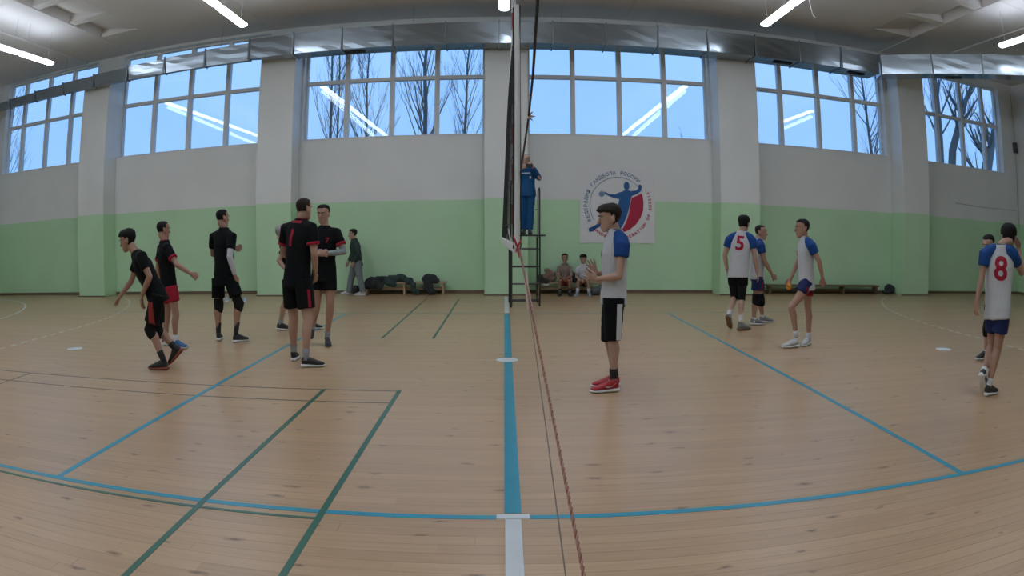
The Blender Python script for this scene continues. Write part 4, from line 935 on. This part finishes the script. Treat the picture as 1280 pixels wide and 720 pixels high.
def person(key, label, body_f=None, face=(0, -1, 0), skin=0, hair=('short', M_HAIRK), shirt=M_KIT, sleeve=None, sleeve_len=0.62, cuff=None, collar=None, hem_drop=0.10,
           shorts=M_KIT, shorts_len=0.62, pads=(), pad_m=None, tights=0.0, socks=(M_SOCKW, M_SOCKW), sock_h=0.25, shoes=(M_SHOEK, M_SOLEW), lifted=(), build=1.0,
           hands=None, floor_z=0.0, arm_cover=None, trousers=None, long_sleeve=False, voxel=0.010, curl=(0.35, 0.35), swoosh=None, shirt_w=1.0, numbers=(), face_detail=True, hk=1.07, drop_z=None, seed=1, jacket=False):
    J = {k_: V(v) for k_, v in PEOPLE[key].items()}
    f = V(face).normalized(); up0 = V((0, 0, 1))
    hd, nk, pel = J['head'], J['neck'], J['pel']
    rS = (J['sr'] - J['sl']).normalized(); rH = (J['hr'] - J['hl']).normalized(); spine = (nk - pel).normalized()
    fS = spine.cross(rS).normalized(); rS = fS.cross(spine).normalized()
    fH = V((0, 0, 1)).lerp(spine, 0.5).normalized().cross(rH).normalized()
    r = f.cross(up0).normalized(); u = r.cross(f).normalized()
    nk = J['neck'] = nk + (hd - nk) * 0.14; spine = (nk - pel).normalized()
    gx = (J['al'] + J['ar']) / 2
    t = empty('person', (gx.x, gx.y, floor_z), label, 'person')
    sk = SKINS[skin]
    # ---------- body skin, one surface
    bm = bmesh.new()
    head_pieces(bm, hd, f, r, u, hk)
    tube(bm, [nk - spine * .05, nk + spine * .01 + fS * .005, hd - f * .022 - u * .055 * hk], [.068 * build, .056 * build, .056], 12)
    sw = (J['sr'] - J['sl']).length / 2
    chest = lerp(pel, nk, 0.68); waist = lerp(pel, nk, 0.32)
    loft(bm, [(pel - spine * .08, rH * .10, fH * .08), (pel + spine * .02, rH * .135 * build, fH * .088 * build), (waist, (rH + rS).normalized() * .125 * build, (fH + fS).normalized() * .09 * build),
              (chest, rS * .150 * build, fS * .105 * build), (lerp(pel, nk, .88), rS * (sw * .85), fS * .080 * build), (nk, rS * .070, fS * .062)], 18)
    for sd in 'lr':
        s_, e_, w_ = J['s' + sd], J['e' + sd], J['w' + sd]
        tube(bm, [s_, lerp(s_, e_, .35), lerp(s_, e_, .8), e_], [.056 * build, .050 * build, .040 * build, .038 * build], 12)
        tube(bm, [e_, lerp(e_, w_, .3), lerp(e_, w_, .75), w_], [.038 * build, .040 * build, .030 * build, .025], 12)
        hp = (hands or {}).get(sd)
        d = (V(hp[0]) if hp else (w_ - e_)); d = d.normalized()
        n_ = V(hp[1]) if hp else ((rS if sd == 'l' else -rS) + up0 * .1)
        ts = V(hp[2]) if hp else fS
        hand_pieces(bm, w_, d, n_, ts, 0.95, curl[0] if sd == 'l' else curl[1])
        h_, k_, a_ = J['h' + sd], J['k' + sd], J['a' + sd]
        hh = h_ - V((0, 0, .02))
        shin = (a_ - k_).normalized(); back = -(fH - shin * fH.dot(shin)).normalized()
        tube(bm, [hh, lerp(hh, k_, .35), lerp(hh, k_, .75), k_], [.076 * build, .076 * build, .060 * build, .055 * build], 14)
        tube(bm, [k_, lerp(k_, a_, .28) + back * .012, lerp(k_, a_, .6) + back * .004, a_, a_ + shin * .03], [.054 * build, .056 * build, .043 * build, .033, .032], 14)
    b2 = remeshed(bm, voxel, 2)
    finish('body', b2, sk, t, True)
    # ---------- head details
    if hair:
        if hair[0] != 'bald':
            finish('hair', hair_mesh(hd, f, r, u, hair[0], hk * 1.0, seed), hair[1], t, True)
        else:
            bm = hair_mesh(hd, f, r, u, 'crop', hk * 0.995, seed); finish('hair', bm, hair[1], t, True)
    if face_detail:
        for s in (-1, 1):
            bm = bmesh.new(); ball(bm, hd + f * .0845 * hk + r * s * .031 * hk + u * .012 * hk, .0125, .008, .0075, Matrix((r, f, u)).transposed(), 10, 8); e_o = finish('eye', bm, M_EYEW, t, True)
            bm = bmesh.new(); ball(bm, hd + f * .0915 * hk + r * s * .031 * hk + u * .012 * hk, .0055, .0030, .0058, Matrix((r, f, u)).transposed(), 8, 6)
            for v in bm.verts: v.co -= t.location
            me = bpy.data.meshes.new('iris'); bm.to_mesh(me); bm.free(); me.materials.append(M_EYED); io = bpy.data.objects.new('iris', me); link(io, e_o)
            bm = bmesh.new(); tube(bm, [hd + f * .086 * hk + r * s * .050 * hk + u * .032 * hk, hd + f * .096 * hk + r * s * .032 * hk + u * .037 * hk, hd + f * .096 * hk + r * s * .014 * hk + u * .033 * hk], [.003, .0045, .004], 6); finish('eyebrow', bm, hair[1] if hair else M_HAIRB, t)
        bm = bmesh.new(); tube(bm, [hd + f * .088 * hk - r * .022 * hk - u * .058 * hk, hd + f * .0955 * hk - u * .057 * hk, hd + f * .088 * hk + r * .022 * hk - u * .058 * hk], [.002, .0055, .002], 8); finish('lips', bm, M_LIP, t, True)
    # ---------- shirt
    B = build * shirt_w
    bm = bmesh.new()
    hem = pel - (spine * .7 + up0 * .3) * hem_drop
    loft(bm, [(hem, rH * .180 * B, fH * .135 * B), (pel + spine * .02, rH * .176 * B, fH * .130 * B), (waist, (rH + rS).normalized() * .160 * B, (fH + fS).normalized() * .122 * B),
              (chest, rS * .176 * B, fS * .130 * B), (lerp(pel, nk, .83), rS * (sw * 1.0), fS * .105 * B), (lerp(pel, nk, .92), rS * (sw * .80), fS * .088 * B), (nk - spine * .004, rS * .090, fS * .076), (nk + spine * .022, rS * .068, fS * .066)], 22)
    for sd in 'lr':
        s_, e_, w_ = J['s' + sd], J['e' + sd], J['w' + sd]
        if sleeve is None or long_sleeve:
            pts = [lerp(nk, s_, .45) - spine * .03, s_, lerp(s_, e_, sleeve_len * .55), lerp(s_, e_, sleeve_len)]; rr = [.066 * B, .074 * B, .069 * B, .066 * B]
            if long_sleeve: pts = pts[:2] + [lerp(s_, e_, .6), e_, lerp(e_, w_, .5), lerp(e_, w_, .95)]; rr = [.07 * B, .076 * B, .064 * B, .056 * B, .050 * B, .042 * B]
            tube(bm, pts, rr, 14, round_ends=False)
    b2 = remeshed(bm, 0.011, 2, 0.012, 0.10)
    cloth_bvh = BVHTree.FromBMesh(b2)
    shirt_o = finish('jacket' if jacket else 'shirt', b2, shirt, t, True)
    if sleeve is not None and not long_sleeve:                         # raglan sleeves in their own colour
        for sd in 'lr':
            s_, e_ = J['s' + sd], J['e' + sd]
            bm = bmesh.new()
            tube(bm, [lerp(nk, s_, .30) + spine * .0, lerp(nk, s_, .75) - spine * .006, lerp(s_, e_, .12), lerp(s_, e_, sleeve_len * .6), lerp(s_, e_, sleeve_len)], [.052 * B, .074 * B, .082 * B, .076 * B, .072 * B], 16, round_ends=False)
            finish('sleeve', remeshed(bm, 0.011, 2, 0.008, 0.08), sleeve, t, True)
    if cuff:
        for sd in 'lr':
            s_, e_ = J['s' + sd], J['e' + sd]; a = lerp(s_, e_, sleeve_len - .09); b = lerp(s_, e_, sleeve_len + .015)
            bm = bmesh.new(); tube(bm, [a, b], [.072 * B, .071 * B], 14, round_ends=False); finish('cuff', bm, cuff, t, True)
    if collar:
        bm = bmesh.new(); c0 = nk + spine * .014; N_ = 20
        pts = [c0 + rS * .068 * cos(2 * pi * i / N_) + (fS * .062 - up0 * .018 * (sin(2 * pi * i / N_) > 0)) * sin(2 * pi * i / N_) for i in range(N_)]
        tube(bm, pts + pts[:1], .0095, 6, round_ends=False); finish('collar', bm, collar, t, True)
    # ---------- shorts or trousers
    bm = bmesh.new()
    loft(bm, [(pel - up0 * .10, rH * .10, fH * .08), (pel - up0 * .04, rH * .172 * B, fH * .128 * B), (pel + spine * .06, rH * .158 * B, fH * .115 * B), (pel + spine * .13, rH * .150 * B, fH * .110 * B)], 18)
    for sd in 'lr':
        h_, k_, a_ = J['h' + sd], J['k' + sd], J['a' + sd]; hh = h_ + V((0, 0, .05))
        if trousers:
            tube(bm, [hh, lerp(hh, k_, .5), k_, lerp(k_, a_, .5), lerp(k_, a_, .96)], [.105 * B, .092 * B, .076 * B, .070 * B, .066 * B], 14, round_ends=False)
        elif shorts_len <= 1.0:
            tube(bm, [hh, lerp(hh, k_, shorts_len * .5), lerp(hh, k_, shorts_len)], [.098 * B, .100 * B, .098 * B], 16, round_ends=False)
        else:
            tube(bm, [hh, lerp(hh, k_, .6), k_, lerp(k_, a_, shorts_len - 1)], [.108 * B, .094 * B, .082 * B, .080 * B], 16, round_ends=False)
    b3 = remeshed(bm, 0.011, 2, 0.010, 0.09)
    short_bvh = BVHTree.FromBMesh(b3)
    finish('trousers' if trousers else 'shorts', b3, trousers or shorts, t, True)
    for sd in 'lr':
        h_, k_, a_ = J['h' + sd], J['k' + sd], J['a' + sd]; shin = (a_ - k_).normalized(); th = (k_ - h_).normalized()
        if tights > 0:
            bm = bmesh.new(); tube(bm, [lerp(h_, k_, .3), lerp(h_, k_, .75), k_ + shin * .0, lerp(k_, a_, tights)], [.088 * B, .070 * B, .062 * B, .060 * B], 14, round_ends=False); finish('tights', bm, M_PAD, t, True)
        if sd in pads:
            bm = bmesh.new(); kf = (th - shin); kf = kf.normalized() if kf.length > .05 else fH
            tube(bm, [k_ - th * .11, k_ - th * .02 + kf * .008, k_ + shin * .04 + kf * .008, k_ + shin * .10], [.070 * build, .073 * build, .070 * build, .060 * build], 14, round_ends=False)
            ball(bm, k_ + kf * .045, .042, .042, .055)
            finish('knee_pad', remeshed(bm, 0.010, 2), pad_m or M_PAD, t, True)
        so = socks[0] if sd == 'l' else socks[1]
        if so:
            bm = bmesh.new(); tube(bm, [lerp(a_, k_, sock_h), lerp(a_, k_, sock_h * .5), a_, a_ + shin * .035], [.044 * build, .040, .038, .037], 14, round_ends=False); finish('sock', bm, so, t, True)
        shoe(t, a_, J['t' + sd], k_, sd in lifted, shoes[0], shoes[1], 1.0, stripe=swoosh, floor_z=floor_z)
    if arm_cover:
        sd, m_, a, b = arm_cover
        s_, e_, w_ = J['s' + sd], J['e' + sd], J['w' + sd]
        bm = bmesh.new(); tube(bm, [lerp(s_, e_, a), lerp(s_, e_, .85), e_, lerp(e_, w_, .35), lerp(e_, w_, b)], [.050 * build, .043 * build, .043 * build, .042 * build, .030 * build], 14, round_ends=False); finish('arm_sleeve', remeshed(bm, 0.008, 2), m_, t, True)
    for kind_, txt, size, m_, du, dv, side in numbers:
        if kind_ == 'text':
            g_ = glyph_mesh(txt, size, 0.008 if size > .12 else 0.002, 4)
            zmax = max(v.co.y for v in g_.verts); 
            for v in g_.verts: v.co.y -= zmax / 2
        else:
            g_ = rect_bm(txt[0], txt[1])
        dirn = {'back': -fS, 'front': fS}.get(side)
        tgt = cloth_bvh
        if dirn is None:                                              # stripe down the outside of a leg
            dirn = V(side); tgt = short_bvh
        uy = spine if tgt is cloth_bvh else V((0, 0, 1))
        ux = uy.cross(dirn).normalized(); 
        org = (lerp(pel, nk, .62) if tgt is cloth_bvh else pel) + ux * du + uy * dv
        dn = ux.cross(uy).normalized()
        if tgt is cloth_bvh: org = org + dirn * .14
        decal('shirt_print' if tgt is cloth_bvh else 'side_stripe', g_, tgt, org, ux, uy, m_, t)
    return t

S_, W_, K_ = M_SHOEK, M_SOLEW, M_SOLEK
person('runner', 'person in black kit bending forward at the far left, red panels on the shorts', face=(-1, -.12, -.30), skin=0, hair=('mop', M_HAIRK), shorts_len=0.80, pads='lr', socks=(M_SOCKK, M_SOCKK), sock_h=.28,
       shoes=(M_SHOEK, mat('red_brown_sole', (0.22, 0.05, 0.03), 0.6, noise=0.1)), lifted='r', numbers=[('rect', (.07, .30), 0, mat('dark_red_panel', (0.24, 0.02, 0.02), 0.75, noise=0.1), -.01, -.22, (.1, -1, 0))], seed=1,
       hands={'l': ((.1, -.1, -1), (1, 0, 0), (-1, 0, 0)), 'r': ((-.6, .1, -.6), (0, 0, -1), (-1, -1, 0))})
person('redshorts', 'person in black shirt and red shorts swinging an arm out, behind the bending player', face=(.5, .85, -.05), skin=0, hair=('crop', M_HAIRK), shorts=M_RKIT, shorts_len=0.55, cuff=M_RKIT, collar=M_RKIT, socks=(M_SOCKW, M_SOCKW), sock_h=.24,
       shoes=(M_SHOEB, W_), build=.96, seed=2, curl=(.4, .7))
person('sleeve', 'person in black kit with a white arm sleeve and knee pads, seen from behind', face=(.45, .88, -.05), skin=0, hair=('crop', M_HAIRK), shorts_len=0.72, pads='lr', socks=(M_SOCKK, M_SOCKK), sock_h=.38, build=1.04, shoes=(M_SHOEK, W_),
       arm_cover=('r', M_WSLV, .45, .92), seed=3)
person('number', 'tall person in black kit seen from behind with a red number 1', face=(.35, .93, -.05), skin=1, hair=('crop', M_HAIRB), shorts_len=0.72, cuff=M_RKIT, collar=M_RKIT, socks=(M_SOCKG, M_SOCKG), sock_h=.22, build=1.08,
       shoes=(M_SHOEK, W_), lifted='', hem_drop=.08, numbers=[('text', '1', .26, M_RKIT, 0, .06, 'back'), ('rect', (.16, .03), 0, M_RKIT, 0, .24, 'back'), ('rect', (.035, .20), 0, M_RKIT, 0, -.20, (.8, -.6, 0))], seed=4)
person('armwarmer', 'person in black shirt with red collar and a grey arm sleeve, facing the viewer', face=(-.12, -1, -.12), skin=0, hair=('short', M_HAIRK), shorts_len=0.55, collar=M_RKIT, cuff=M_RKIT, socks=(M_SOCKG, M_SOCKG), sock_h=.16, shoes=(M_SHOEK, K_), lifted='r',
       arm_cover=('l', M_GSLV, .72, .95), numbers=[('text', '7', .10, M_RKIT, .07, .06, 'front')], seed=5, curl=(.9, .9), hands={'l': ((-1, -.1, .05), (0, 1, 0), (0, 0, 1)), 'r': ((1, -.1, .05), (0, 1, 0), (0, 0, 1))})
person('greyhair', 'grey-haired person in dark clothes mostly hidden behind the tall player with the red number', face=(.75, .65, -.1), skin=1, hair=('short', M_HAIRG), shorts_len=0.7, socks=(M_SOCKG, M_SOCKG), sock_h=.22, shoes=(M_SHOEK, W_), build=.97, seed=6)
person('walker', 'person in black jacket and grey trousers walking past the bench at the back wall', face=(-1, -.05, -.12), skin=1, hair=('short', M_HAIRK), shirt=M_DGRN, long_sleeve=True, trousers=M_TROU, socks=(None, None), shoes=(M_SHOEW, W_), lifted='', hem_drop=.12, build=.98, voxel=.012, seed=7, shirt_w=1.08, jacket=True, face_detail=False, collar=M_DGRN)
person('umpire', 'grey-haired person in blue tracksuit standing on the black steel stand', face=(-.08, -1, -.15), skin=1, hair=('bald', M_HAIRG), shirt=M_SUIT, long_sleeve=True, trousers=M_SUIT, socks=(None, None), shoes=(M_SHOEK, K_), floor_z=1.43, voxel=.011, seed=8, jacket=True, collar=M_SUIT,
       numbers=[('rect', (.20, .018), 0, M_SOCKW, -.03, .06, 'front'), ('rect', (.035, .05), 0, M_SOCKW, .07, -.03, 'front')], hands={'l': ((-.5, -.2, .7), (0, 1, 0), (-1, 0, 0)), 'r': ((.8, -.2, .3), (0, 1, 0), (0, 0, 1))}, curl=(.9, .9))
person('sitbrown', 'dark-haired person in brown shirt and red shorts sitting on the bench, left of the two', face=(0, -1, -.05), skin=2, hair=('short', M_HAIRK), shirt=M_TAN, shorts=M_RKIT, shorts_len=.6, socks=(M_SOCKK, M_SOCKK), sock_h=.3, shoes=(M_SHOEK, K_), build=.72, voxel=.011, seed=9, hem_drop=.02, hk=.92)
person('sitwhite', 'dark-haired person in white shirt and black shorts sitting on the bench, right of the two', face=(0, -1, -.15), skin=1, hair=('mop', M_HAIRK), shirt=M_WKIT, shorts=M_KIT, shorts_len=.6, socks=(M_SOCKW, M_SOCKW), sock_h=.3, shoes=(M_SHOEG, W_), build=.72, voxel=.011, seed=10, hem_drop=.02, hk=.92)
person('clapper', 'person in white shirt with blue sleeves and red shoes clapping right of the net', face=(-1, -.08, -.16), skin=1, hair=('mop', M_HAIRB), shirt=M_WKIT, sleeve=M_BKIT, sleeve_len=.46, shorts=M_KIT, shorts_len=1.02, socks=(M_SOCKK, M_SOCKK), sock_h=.17,
       shoes=(M_SHOER, W_), swoosh=M_SOLEW, collar=M_GRYC, hem_drop=.05, voxel=.006, seed=11, curl=(.18, .12), build=.93, shirt_w=1.05,
       hands={'l': ((-.9, .30, .25), (0, .9, .3), (0, 0, 1)), 'r': ((-.45, -.1, .85), (-.2, -1, 0), (-1, 0, 0))},
       numbers=[('rect', (.055, .36), 0, M_WSLV, .03, -.20, (0, -1, 0)), ('text', '4', .12, M_RKIT, 0, .02, 'front')])
person('five', 'person in white shirt with a red 5 and blue sleeves, seen from behind', face=(.55, .82, -.05), skin=1, hair=('mop', M_HAIRK), shirt=M_WKIT, sleeve=M_BKIT, sleeve_len=.52, shorts=M_KIT, shorts_len=.48, tights=.10, socks=(M_SOCKW, M_SOCKW), sock_h=.42,
       shoes=(M_SHOEG, M_SOLEG), lifted='l', numbers=[('text', '5', .31, M_RKIT, 0.0, .08, 'back')], hem_drop=.06, seed=12)
person('companion', 'short-haired person in blue and white shirt walking beside the player wearing number 5', face=(.88, -.42, -.08), skin=0, hair=('crop', M_HAIRB), shirt=M_WKIT, sleeve=M_BKIT, sleeve_len=.52, shorts=M_NKIT, shorts_len=.60, pads='lr', socks=(M_SOCKW, M_SOCKW), sock_h=.15,
       shoes=(M_SHOEG, W_), numbers=[('rect', (.08, .15), 0, M_RKIT, .03, -.14, (.25, -1, 0))], hem_drop=.05, seed=13)
person('holder', 'person in white shirt and blue-red shorts walking left with an orange ball', face=(-1, .02, -.08), skin=0, hair=('short', M_HAIRK), shirt=M_WKIT, sleeve=M_BKIT, sleeve_len=.55, shorts=M_NKIT, shorts_len=.42, socks=(M_SOCKW, M_SOCKW), sock_h=.14,
       shoes=(M_SHOEW, W_), collar=M_GRYC, numbers=[('rect', (.10, .13), 0, M_RKIT, .05, -.13, (-.45, -1, 0)), ('text', '6', .12, M_RKIT, 0, .02, 'front')], hem_drop=.12, build=.92, seed=14, curl=(.3, .8))
person('eight', 'person in white shirt with a red 8 and navy shorts, hand raised to the forehead', face=(.62, .62, -.48), skin=0, hair=('mop', M_HAIRK), shirt=M_WKIT, sleeve=M_BKIT, sleeve_len=.55, shorts=M_NKIT, shorts_len=.60, socks=(M_SOCKW, M_SOCKW), sock_h=.18,
       shoes=(M_SHOEK, W_), lifted='l', collar=M_GRYC, numbers=[('text', '8', .33, M_RKIT, 0.0, .03, 'back'), ('rect', (.03, .20), 0, M_RKIT, .07, -.14, (.3, -1, 0))], hem_drop=.09, build=.96, seed=15, voxel=.009,
       hands={'r': ((-.5, .1, .8), (-.6, -.2, -.2), (0, -1, 0)), 'l': ((-.02, .1, -1), (1, 0, 0), (0, 1, 0))}, curl=(.4, .3))
person('behind', 'dark-haired person with black knee pads standing behind the player wearing number 8', face=(-.85, -.2, -.3), skin=1, hair=('short', M_HAIRK), shirt=M_WKIT, sleeve=M_BKIT, sleeve_len=.5, shorts=M_KIT, shorts_len=.45, pads='lr', socks=(M_SOCKW, M_SOCKW), sock_h=.2, shoes=(M_SHOEK, W_), build=.85, seed=16)
# held things
w_ = V(PEOPLE['holder']['wr']); bm = bmesh.new(); ball(bm, w_ + V((-.03, -.02, -.10)), .042, .042, .05)
tube(bm, [w_ + V((-.03, -.02, -.06)), w_ + V((-.03, -.02, -.035))], [.02, .012], 8); tag(finish('rubber_ball', bm, M_ORNG, None, True), 'small orange-yellow object in the hand of the walking player', 'ball')
w_ = V(PEOPLE['umpire']['wl']); bm = bmesh.new(); obox(bm, w_ + V((-.07, -.06, .03)), (1, 0, 0), (0, 1, 0), (0, 0, 1), .07, .012, .036); bev(bm, .008)
ph = tag(finish('phone', bm, M_BLACK), 'dark phone held up by the person on the stand', 'phone')
